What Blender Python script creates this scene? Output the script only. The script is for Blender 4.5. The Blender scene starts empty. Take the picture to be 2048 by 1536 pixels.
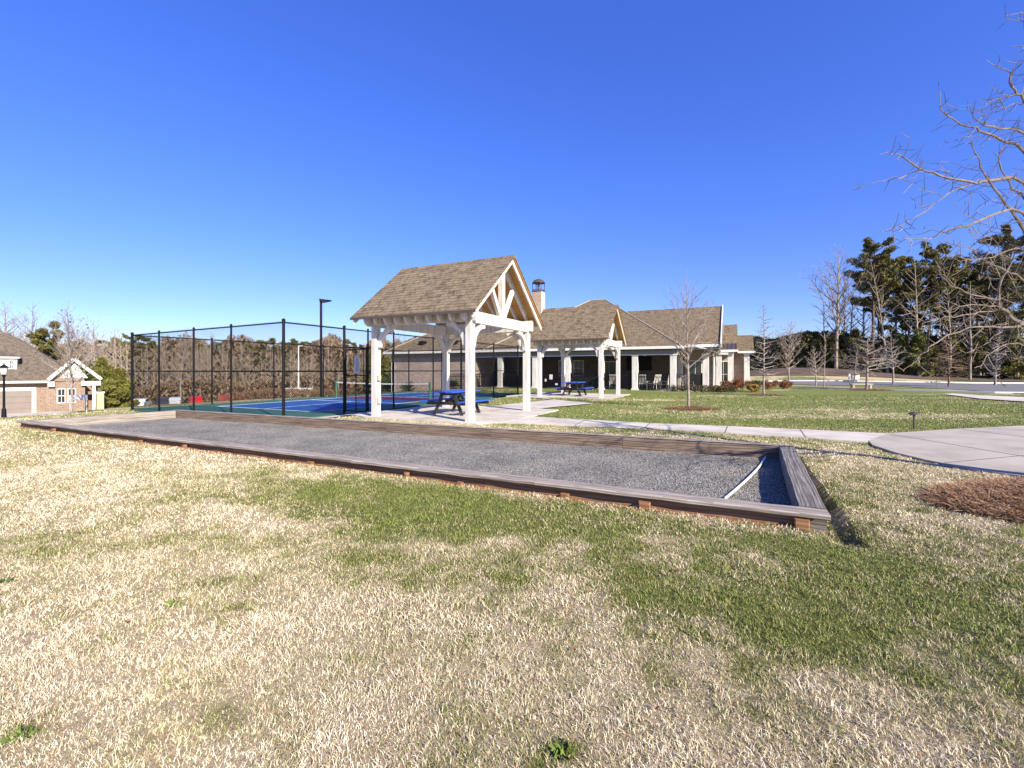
import bpy, math, random
import numpy as np
from mathutils import Vector, Matrix, Euler
R = math.radians
sc = bpy.context.scene
col = sc.collection
# ------------------------------------------------------------------ camera, sky, sun
F = 910.0          # focal length in px of the 2048 px wide photograph
HZ = 740.0         # horizon row
EYE = 1.45
cam = bpy.data.cameras.new("camera"); camo = bpy.data.objects.new("camera", cam); col.objects.link(camo)
cam.sensor_width = 36.0; cam.lens = F/2048*36; cam.shift_y = -(768-HZ)/2048
cam.clip_start = 0.05; cam.clip_end = 3000
camo.location = (0, 0, EYE); camo.rotation_euler = (R(90), 0, 0)
sc.camera = camo
SUN_EL = R(32); sv = Vector((.60*math.cos(SUN_EL), -.80*math.cos(SUN_EL), math.sin(SUN_EL))).normalized()
w = bpy.data.worlds.new("World"); sc.world = w; w.use_nodes = True
nt = w.node_tree; bg = nt.nodes['Background']
sky = nt.nodes.new('ShaderNodeTexSky'); sky.sky_type = 'NISHITA'; sky.sun_disc = False
sky.sun_elevation = SUN_EL; sky.sun_rotation = math.atan2(.60, -.80)
sky.altitude = 300; sky.air_density = 1.0; sky.dust_density = 0.15; sky.ozone_density = 2.2
hs = nt.nodes.new('ShaderNodeHueSaturation'); hs.inputs['Saturation'].default_value = 1.22
hs.inputs['Hue'].default_value = 0.513
nt.links.new(sky.outputs[0], hs.inputs['Color']); tn = nt.nodes.new('ShaderNodeMix'); tn.data_type = 'RGBA'; tn.blend_type = 'MULTIPLY'; tn.inputs[0].default_value = 1
tn.inputs[7].default_value = (.82, .92, 1.48, 1)
nt.links.new(hs.outputs[0], tn.inputs[6]); 
tcw = nt.nodes.new('ShaderNodeTexCoord'); spw = nt.nodes.new('ShaderNodeSeparateXYZ'); rpw = nt.nodes.new('ShaderNodeValToRGB')
nt.links.new(tcw.outputs['Generated'], spw.inputs[0]); nt.links.new(spw.outputs[2], rpw.inputs[0])   # clear winter air: less glare low down
ew = rpw.color_ramp.elements; ew[0].position = 0; ew[0].color = (.60, .56, .50, 1); ew[1].position = .8; ew[1].color = (1.0, 1.0, 1.0, 1)
for p_, c_ in ((.12, (.66, .64, .62)), (.35, (.80, .80, .80))): e_ = ew.new(p_); e_.color = (*c_, 1)
t2 = nt.nodes.new('ShaderNodeMix'); t2.data_type = 'RGBA'; t2.blend_type = 'MULTIPLY'; t2.inputs[0].default_value = 1
nt.links.new(tn.outputs[2], t2.inputs[6]); nt.links.new(rpw.outputs[0], t2.inputs[7]); nt.links.new(t2.outputs[2], bg.inputs[0])
bg.inputs[1].default_value = 0.116
sl = bpy.data.lights.new("sun", 'SUN'); sl.energy = 5.0; sl.angle = R(0.5); sl.color = (1.0, 0.92, 0.75)
so = bpy.data.objects.new("sun", sl); col.objects.link(so); so.rotation_euler = sv.to_track_quat('Z', 'Y').to_euler()
so.location = (20, -20, 30)
sc.view_settings.view_transform = 'Standard'; sc.view_settings.look = 'None'
sc.view_settings.exposure = 0.92; sc.view_settings.gamma = 1.0
sc.cycles.max_bounces = 6; sc.cycles.diffuse_bounces = 3; sc.cycles.transparent_max_bounces = 8

def W(px, py, z=0.0):
    d = F*(EYE-z)/(py-HZ); return Vector(((px-1024)/F*d, d, z))
def D(px, py, d):
    return Vector(((px-1024)/F*d, d, EYE+(HZ-py)/F*d))
AX = Vector((-.8988, .4384)); BX = Vector((.4384, .8988)); ROT = -R(26)
# ------------------------------------------------------------------ node materials
def nodes(name):
    m = bpy.data.materials.new(name); m.use_nodes = True
    t = m.node_tree; return m, t, t.nodes['Principled BSDF']
def N(t, k, **kw):
    n = t.nodes.new(k)
    for a, b in kw.items():
        if a.startswith('i_'): n.inputs[a[2:].replace('_', ' ')].default_value = b
        else: setattr(n, a, b)
    return n
def rgb(c): return (c[0], c[1], c[2], 1)
def ramp(t, fac, stops):
    r = t.nodes.new('ShaderNodeValToRGB'); e = r.color_ramp.elements
    while len(e) < len(stops): e.new(0.5)
    for k, (p, c) in enumerate(stops): e[k].position = p; e[k].color = rgb(c)
    t.links.new(fac, r.inputs[0]); return r.outputs[0]
def mixc(t, f, a, b, mode='MIX'):
    n = t.nodes.new('ShaderNodeMix'); n.data_type = 'RGBA'; n.blend_type = mode
    for s, v in ((0, f), (6, a), (7, b)):
        if hasattr(v, 'is_linked') or hasattr(v, 'links'): t.links.new(v, n.inputs[s])
        elif s == 0: n.inputs[0].default_value = v
        else: n.inputs[s].default_value = rgb(v)
    return n.outputs[2]
def bump(t, p, h, strength, dist=0.01):
    b = t.nodes.new('ShaderNodeBump'); b.inputs['Strength'].default_value = strength; b.inputs['Distance'].default_value = dist
    t.links.new(h, b.inputs['Height']); t.links.new(b.outputs[0], p.inputs['Normal'])
def mapping(t, out, scale):
    m = t.nodes.new('ShaderNodeMapping'); m.inputs['Scale'].default_value = scale
    t.links.new(out, m.inputs[0]); return m.outputs[0]
def noise(t, vec, s, d=4, r=.6):
    n = t.nodes.new('ShaderNodeTexNoise'); n.inputs['Scale'].default_value = s
    n.inputs['Detail'].default_value = d; n.inputs['Roughness'].default_value = r
    if vec is not None: t.links.new(vec, n.inputs['Vector'])
    return n.outputs['Fac']
def simple(name, stops, scale=6, rough=.7, bmp=.2, bd=.005, stretch=(1, 1, 1), coord='Object', metal=0, spec=.5, detail=5):
    m, t, p = nodes(name)
    tc = t.nodes.new('ShaderNodeTexCoord'); v = mapping(t, tc.outputs[coord], stretch)
    n = noise(t, v, scale, detail)
    k = len(stops)
    if k == 1: p.inputs['Base Color'].default_value = rgb(stops[0])
    else: t.links.new(ramp(t, n, [(.3+.4*i/(k-1), c) for i, c in enumerate(stops)]), p.inputs['Base Color'])
    p.inputs['Roughness'].default_value = rough; p.inputs['Metallic'].default_value = metal
    p.inputs['Specular IOR Level'].default_value = spec
    if bmp: bump(t, p, noise(t, v, scale*4, 3), bmp, bd)
    return m
def brickmat(name, c1, c2, mortar, w_=.22, h_=.075, ms=.008, rough=.85, extra=None, bs=.4):
    m, t, p = nodes(name); uv = t.nodes.new('ShaderNodeUVMap')
    b = t.nodes.new('ShaderNodeTexBrick'); b.offset = .5
    for k, v in (('Color1', rgb(c1)), ('Color2', rgb(c2)), ('Mortar', rgb(mortar)), ('Scale', 1.0), ('Mortar Size', ms),
                 ('Brick Width', w_), ('Row Height', h_), ('Mortar Smooth', .1), ('Bias', 0.0)): b.inputs[k].default_value = v
    t.links.new(uv.outputs[0], b.inputs['Vector'])
    c = b.outputs['Color']
    n1 = noise(t, uv.outputs[0], 9, 6, .7)
    f = ramp(t, n1, [(.25, (.6, .6, .6)), (.55, (1, 1, 1)), (.8, (1.35, 1.3, 1.25))])
    c = mixc(t, 1.0, c, f, 'MULTIPLY')
    n2 = noise(t, uv.outputs[0], .7, 4, .6)
    c = mixc(t, 1.0, c, ramp(t, n2, [(.3, (.82, .82, .82)), (.7, (1.12, 1.12, 1.12))]), 'MULTIPLY')
    t.links.new(c, p.inputs['Base Color']); p.inputs['Roughness'].default_value = rough
    p.inputs['Specular IOR Level'].default_value = .25
    bump(t, p, b.outputs['Fac'], -bs, .01)
    return m
def shinglemat(name, c1, c2, c3, w_=.32, h_=.155):
    m, t, p = nodes(name); uv = t.nodes.new('ShaderNodeUVMap')
    def bt(ww, off, a, b_, mo):
        b = t.nodes.new('ShaderNodeTexBrick'); b.offset = off; b.offset_frequency = 2; b.squash = .7; b.squash_frequency = 3
        for k, v in (('Color1', rgb(a)), ('Color2', rgb(b_)), ('Mortar', rgb(mo)), ('Scale', 1.0), ('Mortar Size', .014),
                     ('Brick Width', ww), ('Row Height', h_), ('Mortar Smooth', .3)): b.inputs[k].default_value = v
        t.links.new(uv.outputs[0], b.inputs['Vector']); return b
    b = bt(w_, .37, c1, c2, [x*.22 for x in c1]); b2 = bt(w_*.63, .61, (.7, .7, .7), (1.2, 1.18, 1.12), (.75, .75, .75))
    c = mixc(t, 1.0, b.outputs['Color'], b2.outputs['Color'], 'MULTIPLY')
    n = noise(t, uv.outputs[0], 3.2, 6, .75)
    c = mixc(t, ramp(t, n, [(.42, (0, 0, 0)), (.62, (1, 1, 1))]), c, c3)
    g = noise(t, uv.outputs[0], 60, 2, .6)
    c = mixc(t, 1.0, c, ramp(t, g, [(.3, (.7, .7, .7)), (.7, (1.25, 1.25, 1.25))]), 'MULTIPLY')
    t.links.new(c, p.inputs['Base Color']); p.inputs['Roughness'].default_value = .9; p.inputs['Specular IOR Level'].default_value = .2
    # sawtooth courses
    sep = t.nodes.new('ShaderNodeSeparateXYZ'); t.links.new(uv.outputs[0], sep.inputs[0])
    md = N(t, 'ShaderNodeMath', operation='DIVIDE'); t.links.new(sep.outputs[1], md.inputs[0]); md.inputs[1].default_value = h_
    fr = N(t, 'ShaderNodeMath', operation='FRACT'); t.links.new(md.outputs[0], fr.inputs[0])
    ad = N(t, 'ShaderNodeMath', operation='MULTIPLY_ADD'); t.links.new(b2.outputs['Fac'], ad.inputs[0]); ad.inputs[1].default_value = -.4
    inv = N(t, 'ShaderNodeMath', operation='SUBTRACT'); inv.inputs[0].default_value = 1; t.links.new(fr.outputs[0], inv.inputs[1])
    t.links.new(inv.outputs[0], ad.inputs[2])
    bump(t, p, ad.outputs[0], 1.0, .04)
    return m
def woodmat(name, stops, along='x', rough=.8, scale=3, bmp=.5):
    m, t, p = nodes(name); uv = t.nodes.new('ShaderNodeUVMap')
    st = (.35, 9, 1) if along == 'x' else (9, .35, 1)
    v = mapping(t, uv.outputs[0], st)
    n = noise(t, v, scale*2, 6, .7); wv = t.nodes.new('ShaderNodeTexWave'); wv.bands_direction = 'Y' if along == 'x' else 'X'
    wv.inputs['Scale'].default_value = .8; wv.inputs['Distortion'].default_value = 14; wv.inputs['Detail'].default_value = 4
    wv.inputs['Detail Scale'].default_value = 1.2
    t.links.new(v, wv.inputs['Vector'])
    mm = N(t, 'ShaderNodeMath', operation='MULTIPLY_ADD'); t.links.new(wv.outputs['Fac'], mm.inputs[0]); mm.inputs[1].default_value = .22
    ms = N(t, 'ShaderNodeMath', operation='MULTIPLY'); t.links.new(n, ms.inputs[0]); ms.inputs[1].default_value = .78
    t.links.new(ms.outputs[0], mm.inputs[2])
    k = len(stops)
    t.links.new(ramp(t, mm.outputs[0], [(.25+.45*i/(k-1), c) for i, c in enumerate(stops)]), p.inputs['Base Color'])
    p.inputs['Roughness'].default_value = rough; p.inputs['Specular IOR Level'].default_value = .25
    bump(t, p, mm.outputs[0], bmp, .01)
    return m
M = {}
M['white'] = simple('white_paint', [(.40, .36, .30), (.58, .54, .48), (.66, .62, .56), (.70, .665, .61)], 2.2, .65, .5, .006, (5, 5, .45), detail=9)
M['trim'] = simple('trim_paint', [(.72, .68, .62), (.78, .75, .70)], 3, .6, .1)
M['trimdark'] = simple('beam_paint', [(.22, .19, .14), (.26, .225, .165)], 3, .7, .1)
M['shingle'] = shinglemat('roof_shingle', (.27, .198, .115), (.14, .098, .056), (.25, .19, .118))
M['shingle_house'] = shinglemat('house_shingle', (.20, .155, .11), (.155, .12, .085), (.23, .18, .13))
M['pine'] = woodmat('pine_deck', [(.38, .17, .05), (.52, .27, .08), (.60, .36, .13)])
M['brick'] = brickmat('club_brick', (.42, .31, .24), (.30, .20, .15), (.55, .50, .44))
M['brick_house'] = brickmat('house_brick', (.30, .195, .125), (.19, .115, .08), (.42, .36, .29))
M['brick_chim'] = brickmat('chimney_brick', (.52, .36, .24), (.40, .25, .16), (.62, .54, .44))
M['chimney_lit'] = simple('chimney_sunlit', [(.58, .47, .35), (.64, .53, .40)], 5, .85, .4)  # paler than the chimney brick: sunlight painted into the right face
M['timber'] = woodmat('grey_timber', [(.05, .042, .034), (.16, .138, .118), (.30, .265, .235)], scale=3, bmp=.9)
M['timber_brown'] = woodmat('brown_timber', [(.05, .032, .022), (.16, .108, .075), (.29, .225, .17)], scale=3, bmp=.9)
M['timber_light'] = woodmat('pale_timber', [(.10, .075, .055), (.28, .235, .19), (.46, .41, .35)], scale=3, bmp=.8)
M['stake'] = woodmat('stake_wood', [(.14, .065, .03), (.28, .14, .065), (.36, .21, .12)])
M['black'] = simple('black_metal', [(.006, .005, .005), (.010, .009, .009)], 8, .5, .05, spec=.2)
M['link'] = simple('black_wire', [(.007, .006, .006)], 8, .6, 0, spec=.2)
M['blue'] = simple('blue_recycled_plastic', [(.018, .07, .40), (.03, .10, .52)], 4, .5, .15, .003, (1, 8, 8))
M['tablecloth_black'] = simple('black_plastic', [(.02, .018, .016), (.04, .035, .03)], 6, .6, .2)
M['concrete'] = simple('concrete', [(.36, .315, .245), (.52, .465, .38), (.59, .54, .455)], 1.1, .85, .25, .004, detail=10)
M['concrete_old'] = simple('drive_concrete', [(.28, .24, .185), (.385, .335, .265), (.44, .385, .31)], .9, .85, .35, .004, detail=12)
M['asphalt'] = simple('asphalt', [(.12, .112, .105), (.18, .17, .155)], 2, .9, .5, detail=10)
M['kerb'] = simple('kerb_concrete', [(.5, .47, .43), (.6, .57, .53)], 3, .85, .2)
M['joint'] = simple('joint_groove', [(.10, .085, .07)], 3, .9, 0)  # dark colour of the grooves between concrete panels
M['soil'] = simple('soil', [(.05, .025, .014), (.12, .06, .03)], 12, .95, .8, .02)
M['bank_shade'] = simple('bank_shade_brown', [(.035, .022, .012), (.09, .055, .03), (.20, .13, .08)], 1.5, .95, .8, .05, (.5, 2.5, 1), detail=10)  # streaked dark brown, stands in for tree shade on the bank
M['clay'] = simple('red_clay', [(.28, .13, .06), (.42, .24, .13)], 8, .95, .8, .02)
M['court_green'] = simple('court_green', [(.035, .13, .075), (.05, .16, .095)], 2, .7, .1)
M['court_blue'] = simple('court_blue', [(.008, .075, .25), (.012, .09, .30)], 2, .7, .1)
M['court_red'] = simple('court_red', [(.13, .012, .03), (.18, .018, .04)], 2, .7, .1)
M['line'] = simple('court_line', [(.78, .78, .78)], 2, .7, 0)
M['pvc'] = simple('white_pvc', [(.78, .76, .72)], 2, .4, 0)
M['glass'] = simple('dark_glass', [(.02, .025, .03)], 2, .08, 0, spec=.8)
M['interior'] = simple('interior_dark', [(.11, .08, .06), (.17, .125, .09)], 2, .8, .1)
M['garage'] = simple('garage_door', [(.19, .15, .12), (.22, .175, .145)], 2, .6, .1)
M['cream'] = simple('cream_paint', [(.70, .64, .48), (.76, .70, .54)], 2, .7, .1)
M['olive'] = simple('olive_paint', [(.36, .33, .20), (.42, .39, .26)], 2, .6, .1)
M['bronze'] = simple('bronze_metal', [(.10, .075, .055), (.15, .115, .085)], 2, .35, .05, metal=.4)
M['bark'] = simple('pale_bark', [(.13, .095, .07), (.26, .205, .165), (.38, .32, .27)], 9, .9, .6, .01, (1, 1, .25))
M['bark_limb'] = simple('grey_brown_limb', [(.10, .072, .052), (.20, .155, .12), (.31, .25, .205)], 9, .9, .4, .008, (1, 1, .4))
M['bark_white'] = simple('young_bark', [(.15, .11, .085), (.28, .225, .18), (.40, .34, .29)], 9, .85, .4, .01, (1, 1, .4))
M['bark_far'] = simple('wood_bark', [(.14, .10, .072), (.29, .225, .165), (.43, .355, .28)], 1.2, .9, 0)
M['twig'] = simple('twig', [(.17, .115, .08), (.28, .20, .15)], 3, .9, 0)
M['twig_brown'] = simple('brown_twig', [(.13, .08, .05), (.24, .15, .09)], 3, .9, 0)
M['bark_pine'] = simple('pine_bark', [(.07, .05, .04), (.15, .105, .08)], 5, .9, .5, .02, (1, 1, .3))
def leafmat(name, stops, scale=.9):
    m, t, p = nodes(name); g = t.nodes.new('ShaderNodeNewGeometry'); tc = t.nodes.new('ShaderNodeTexCoord')
    a = noise(t, tc.outputs['Object'], scale, 3)
    mm = N(t, 'ShaderNodeMath', operation='MULTIPLY_ADD'); t.links.new(g.outputs['Random Per Island'], mm.inputs[0]); mm.inputs[1].default_value = .5
    ml = N(t, 'ShaderNodeMath', operation='MULTIPLY'); t.links.new(a, ml.inputs[0]); ml.inputs[1].default_value = .6
    t.links.new(ml.outputs[0], mm.inputs[2]); k = len(stops)
    t.links.new(ramp(t, mm.outputs[0], [(.15+.7*i/(k-1), c) for i, c in enumerate(stops)]), p.inputs['Base Color'])
    p.inputs['Roughness'].default_value = .7; p.inputs['Specular IOR Level'].default_value = .25
    return m
M['needle'] = leafmat('pine_needle', [(.035, .038, .012), (.11, .10, .028), (.23, .19, .06)])
M['leaf_orange'] = simple('orange_leaf', [(.20, .09, .04), (.32, .17, .08)], 20, .7, .2)
M['weed'] = leafmat('weed_leaf', [(.09, .13, .02), (.17, .24, .05)])
M['shingle_cap'] = simple('ridge_shingle', [(.30, .24, .17), (.40, .33, .25)], 9, .9, .3)
M['needle_bright'] = leafmat('young_pine_needle', [(.06, .065, .014), (.15, .15, .03), (.25, .23, .06)])
M['evergreen'] = leafmat('evergreen_leaf', [(.025, .04, .01), (.07, .10, .022), (.12, .15, .04)])
M['rust'] = leafmat('russet_leaf', [(.08, .022, .012), (.18, .06, .028), (.28, .14, .055)], 2)
M['hedge'] = leafmat('hedge_leaf', [(.03, .03, .012), (.08, .06, .025), (.16, .12, .05)], 2)
M['gold'] = leafmat('golden_leaf', [(.20, .13, .03), (.38, .24, .06)], 2)
M['brownleaf'] = leafmat('dry_leaf', [(.10, .06, .03), (.24, .15, .08)], 2)
M['thicket'] = leafmat('thicket_twigs', [(.075, .048, .028), (.20, .135, .08), (.36, .26, .165)], .12)
M['straw'] = leafmat('pine_straw', [(.10, .045, .018), (.25, .135, .065), (.42, .27, .155)], 3)
def carpaint(name, c):
    return simple(name, [c], 2, .25, 0, spec=.7)
M['car_red'] = carpaint('red_car_paint', (.45, .02, .02)); M['car_blue'] = carpaint('navy_car_paint', (.03, .035, .10))
M['car_silver'] = carpaint('silver_car_paint', (.5, .5, .5)); M['car_dark'] = carpaint('dark_car_paint', (.04, .04, .045))
M['car_white'] = carpaint('white_car_paint', (.75, .75, .75))
M['rubber'] = simple('rubber', [(.02, .02, .02)], 2, .8, 0)
M['lampglass'] = simple('lamp_glass', [(.62, .58, .56)], 2, .2, 0)
M['screen'] = simple('screen_black', [(.008, .008, .009)], 2, .35, 0, spec=.2)
M['text'] = simple('sign_ink', [(.16, .20, .38)], 2, .6, 0)
# grass
def grassmat(name, blade):
    m, t, p = nodes(name)
    at = t.nodes.new('ShaderNodeAttribute'); at.attribute_name = 'green'
    tc = t.nodes.new('ShaderNodeTexCoord'); g = t.nodes.new('ShaderNodeNewGeometry')
    n = noise(t, tc.outputs['Object'], 5.0, 5, .7)
    gf = N(t, 'ShaderNodeMath', operation='MULTIPLY_ADD'); t.links.new(n, gf.inputs[0]); gf.inputs[1].default_value = 1.3
    sb = N(t, 'ShaderNodeMath', operation='SUBTRACT'); t.links.new(at.outputs['Fac'], sb.inputs[0]); sb.inputs[1].default_value = .65
    t.links.new(sb.outputs[0], gf.inputs[2])
    if blade:
        ad = N(t, 'ShaderNodeMath', operation='MULTIPLY_ADD'); t.links.new(g.outputs['Random Per Island'], ad.inputs[0]); ad.inputs[1].default_value = 1.5
        s2 = N(t, 'ShaderNodeMath', operation='SUBTRACT'); t.links.new(gf.outputs[0], s2.inputs[0]); s2.inputs[1].default_value = .75
        t.links.new(s2.outputs[0], ad.inputs[2]); fac = ad.outputs[0]
        straw = ramp(t, g.outputs['Random Per Island'], [(0, (.22, .145, .07)), (.2, (.56, .445, .275)), (.5, (.78, .66, .46)), (1, (.90, .82, .65))])
        green = ramp(t, noise(t, tc.outputs['Object'], 14, 3), [(.3, (.12, .15, .030)), (.6, (.225, .255, .065)), (.8, (.40, .38, .17))])
        t.links.new(mixc(t, ramp(t, fac, [(.35, (0, 0, 0)), (.65, (1, 1, 1))]), straw, green), p.inputs['Base Color'])
    else:
        f = noise(t, tc.outputs['Object'], 45, 6, .8)
        f2 = ramp(t, f, [(.3, (0, 0, 0)), (.7, (1, 1, 1))])
        cd = t.nodes.new('ShaderNodeAttribute'); cd.attribute_name = 'far'
        straw = mixc(t, cd.outputs['Fac'], ramp(t, f, [(.3, (.19, .13, .068)), (.5, (.46, .36, .215)), (.7, (.66, .55, .37))]), ramp(t, f, [(.3, (.24, .17, .08)), (.5, (.46, .37, .20)), (.7, (.62, .52, .32))]))
        green = mixc(t, cd.outputs['Fac'], ramp(t, f, [(.3, (.05, .055, .012)), (.5, (.13, .14, .03)), (.7, (.28, .26, .08))]), ramp(t, f, [(.3, (.06, .078, .016)), (.5, (.15, .18, .036)), (.7, (.32, .31, .10))]))
        t.links.new(mixc(t, ramp(t, gf.outputs[0], [(.3, (0, 0, 0)), (.7, (1, 1, 1))]), straw, green), p.inputs['Base Color'])
        bump(t, p, f, .9, .03)
    p.inputs['Roughness'].default_value = .8; p.inputs['Specular IOR Level'].default_value = .2
    return m
M['lawn'] = grassmat('lawn', False); M['blade'] = grassmat('grass_blade', True)
def gravelmat():
    m, t, p = nodes('grey_gravel'); tc = t.nodes.new('ShaderNodeTexCoord')
    v = t.nodes.new('ShaderNodeTexVoronoi'); v.inputs['Scale'].default_value = 60; t.links.new(tc.outputs['Object'], v.inputs['Vector'])
    v2 = t.nodes.new('ShaderNodeTexVoronoi'); v2.inputs['Scale'].default_value = 22; t.links.new(tc.outputs['Object'], v2.inputs['Vector'])
    c = ramp(t, v.outputs['Color'], [(.0, (.12, .11, .09)), (.5, (.275, .25, .212)), (1, (.54, .50, .43))])
    c = mixc(t, 1, c, ramp(t, noise(t, tc.outputs['Object'], 1.1, 6), [(.3, (.72, .71, .70)), (.5, (1, 1, 1)), (.7, (1.28, 1.24, 1.18))]), 'MULTIPLY')
    t.links.new(c, p.inputs['Base Color']); p.inputs['Roughness'].default_value = .9
    mm = N(t, 'ShaderNodeMath', operation='ADD'); t.links.new(v.outputs['Distance'], mm.inputs[0]); t.links.new(v2.outputs['Distance'], mm.inputs[1])
    bump(t, p, mm.outputs[0], 1.0, .03); return m
M['gravel'] = gravelmat()
# ------------------------------------------------------------------ mesh helpers
def tag(o, label=None, cat=None, group=None, kind=None):
    if label: o['label'] = label
    if cat: o['category'] = cat
    if group: o['group'] = group
    if kind: o['kind'] = kind
    return o
def thing(name, label, cat, loc=(0, 0, 0), rz=0, group=None):
    o = bpy.data.objects.new(name, None); col.objects.link(o); o.location = loc; o.rotation_euler = (0, 0, rz)
    o.empty_display_size = .1
    return tag(o, label, cat, group)
class MB:
    def __init__(s): s.v = []; s.f = []
    def add(s, vs, fs):
        b = len(s.v); s.v += [tuple(v) for v in vs]; s.f += [tuple(b+i for i in f) for f in fs]; return s
    def box(s, x0, x1, y0, y1, z0, z1):
        return s.add([(x0, y0, z0), (x1, y0, z0), (x1, y1, z0), (x0, y1, z0), (x0, y0, z1), (x1, y0, z1), (x1, y1, z1), (x0, y1, z1)],
                     [(0, 3, 2, 1), (4, 5, 6, 7), (0, 1, 5, 4), (1, 2, 6, 5), (2, 3, 7, 6), (3, 0, 4, 7)])
    def cbox(s, cx, cy, sx, sy, z0, z1): return s.box(cx-sx/2, cx+sx/2, cy-sy/2, cy+sy/2, z0, z1)
    def bevbox(s, cx, cy, sx, sy, z0, z1, b=.012):
        ring = [(-sx/2+b, -sy/2), (sx/2-b, -sy/2), (sx/2, -sy/2+b), (sx/2, sy/2-b), (sx/2-b, sy/2), (-sx/2+b, sy/2), (-sx/2, sy/2-b), (-sx/2, -sy/2+b)]
        return s.prismz([(cx+x, cy+y) for x, y in ring], z0, z1)
    def prismz(s, pts, z0, z1):
        n = len(pts)
        return s.add([(p[0], p[1], z0) for p in pts]+[(p[0], p[1], z1) for p in pts],
                     [tuple(reversed(range(n))), tuple(range(n, 2*n))]+[(i, (i+1) % n, n+(i+1) % n, n+i) for i in range(n)])
    def prism(s, pts, o, u, v, thick):
        """polygon pts (in u,v) at o, extruded along u x v by thick (centred)"""
        o = Vector(o); u = Vector(u).normalized(); v = Vector(v).normalized(); w_ = u.cross(v)
        n = len(pts); A = [o+u*p[0]+v*p[1]-w_*thick/2 for p in pts]; B = [o+u*p[0]+v*p[1]+w_*thick/2 for p in pts]
        return s.add(A+B, [tuple(reversed(range(n))), tuple(range(n, 2*n))]+[(i, (i+1) % n, n+(i+1) % n, n+i) for i in range(n)])
    def beam(s, p, q, w_, h, up=(0, 0, 1)):
        p = Vector(p); q = Vector(q); d = (q-p).normalized(); up = Vector(up)
        sd = d.cross(up)
        if sd.length < 1e-4: sd = d.cross(Vector((1, 0, 0)))
        sd.normalize(); up = sd.cross(d).normalized()
        c = []
        for e in (p, q):
            for (a, b) in ((-1, -1), (1, -1), (1, 1), (-1, 1)): c.append(e+sd*a*w_/2+up*b*h/2)
        return s.add(c, [(3, 2, 1, 0), (4, 5, 6, 7), (0, 1, 5, 4), (1, 2, 6, 5), (2, 3, 7, 6), (3, 0, 4, 7)])
    def tube(s, pts, rad, n=8, cap=True):
        pts = [Vector(p) for p in pts]
        if not hasattr(rad, '__len__'): rad = [rad]*len(pts)
        b = len(s.v); prev = None
        for i, p in enumerate(pts):
            d = (pts[min(i+1, len(pts)-1)]-pts[max(i-1, 0)])
            if d.length < 1e-9: d = Vector((0, 0, 1))
            d.normalize()
            if prev is None: a = d.orthogonal().normalized()
            else:
                a = prev-d*prev.dot(d)
                if a.length < 1e-6: a = d.orthogonal()
                a.normalize()
            prev = a; c = d.cross(a)
            for k in range(n):
                t = 2*math.pi*k/n; q = p+(a*math.cos(t)+c*math.sin(t))*rad[i]; s.v.append((q.x, q.y, q.z))
        for i in range(len(pts)-1):
            for k in range(n):
                s.f.append((b+i*n+k, b+i*n+(k+1) % n, b+(i+1)*n+(k+1) % n, b+(i+1)*n+k))
        if cap:
            s.f.append(tuple(b+k for k in reversed(range(n)))); e = b+(len(pts)-1)*n; s.f.append(tuple(e+k for k in range(n)))
        return s
    def cyl(s, x, y, z0, z1, r0, r1=None, n=16): return s.tube([(x, y, z0), (x, y, z1)], [r0, r1 if r1 is not None else r0], n)
    def lathe(s, x, y, prof, n=20):
        b = len(s.v)
        for (r, z) in prof:
            for k in range(n): t = 2*math.pi*k/n; s.v.append((x+r*math.cos(t), y+r*math.sin(t), z))
        for i in range(len(prof)-1):
            for k in range(n): s.f.append((b+i*n+k, b+i*n+(k+1) % n, b+(i+1)*n+(k+1) % n, b+(i+1)*n+k))
        s.f.append(tuple(b+k for k in reversed(range(n)))); e = b+(len(prof)-1)*n; s.f.append(tuple(e+k for k in range(n)))
        return s
    def build(s, name, mat, parent=None, smooth=False, loc=None):
        me = bpy.data.meshes.new(name); me.from_pydata(s.v, [], s.f); me.update()
        if len(me.polygons) < 60000: add_uv(me)
        if smooth: me.polygons.foreach_set('use_smooth', [True]*len(me.polygons))
        o = bpy.data.objects.new(name, me); col.objects.link(o); me.materials.append(M[mat] if isinstance(mat, str) else mat)
        if parent: o.parent = parent
        if loc is not None: o.location = loc
        return o
def add_uv(me):
    n = len(me.loops)
    if n == 0: return
    uv = me.uv_layers.new(name='UVMap')
    nv = len(me.vertices); co = np.empty(nv*3); me.vertices.foreach_get('co', co); co = co.reshape(-1, 3)
    lv = np.empty(n, dtype=np.int32); me.loops.foreach_get('vertex_index', lv)
    npoly = len(me.polygons); lt = np.empty(npoly, dtype=np.int32); me.polygons.foreach_get('loop_total', lt)
    nm = np.empty(npoly*3); me.polygons.foreach_get('normal', nm); nm = nm.reshape(-1, 3)
    nl = np.repeat(nm, lt, axis=0)
    U = np.stack([-nl[:, 1], nl[:, 0], np.zeros(n)], 1); L = np.linalg.norm(U, axis=1); flat = L < .2
    U[flat] = (1, 0, 0); L[flat] = 1; U /= L[:, None]
    V = np.cross(nl, U); P = co[lv]
    out = np.stack([(P*U).sum(1), (P*V).sum(1)], 1).astype(np.float32)
    uv.data.foreach_set('uv', out.ravel())
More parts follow.
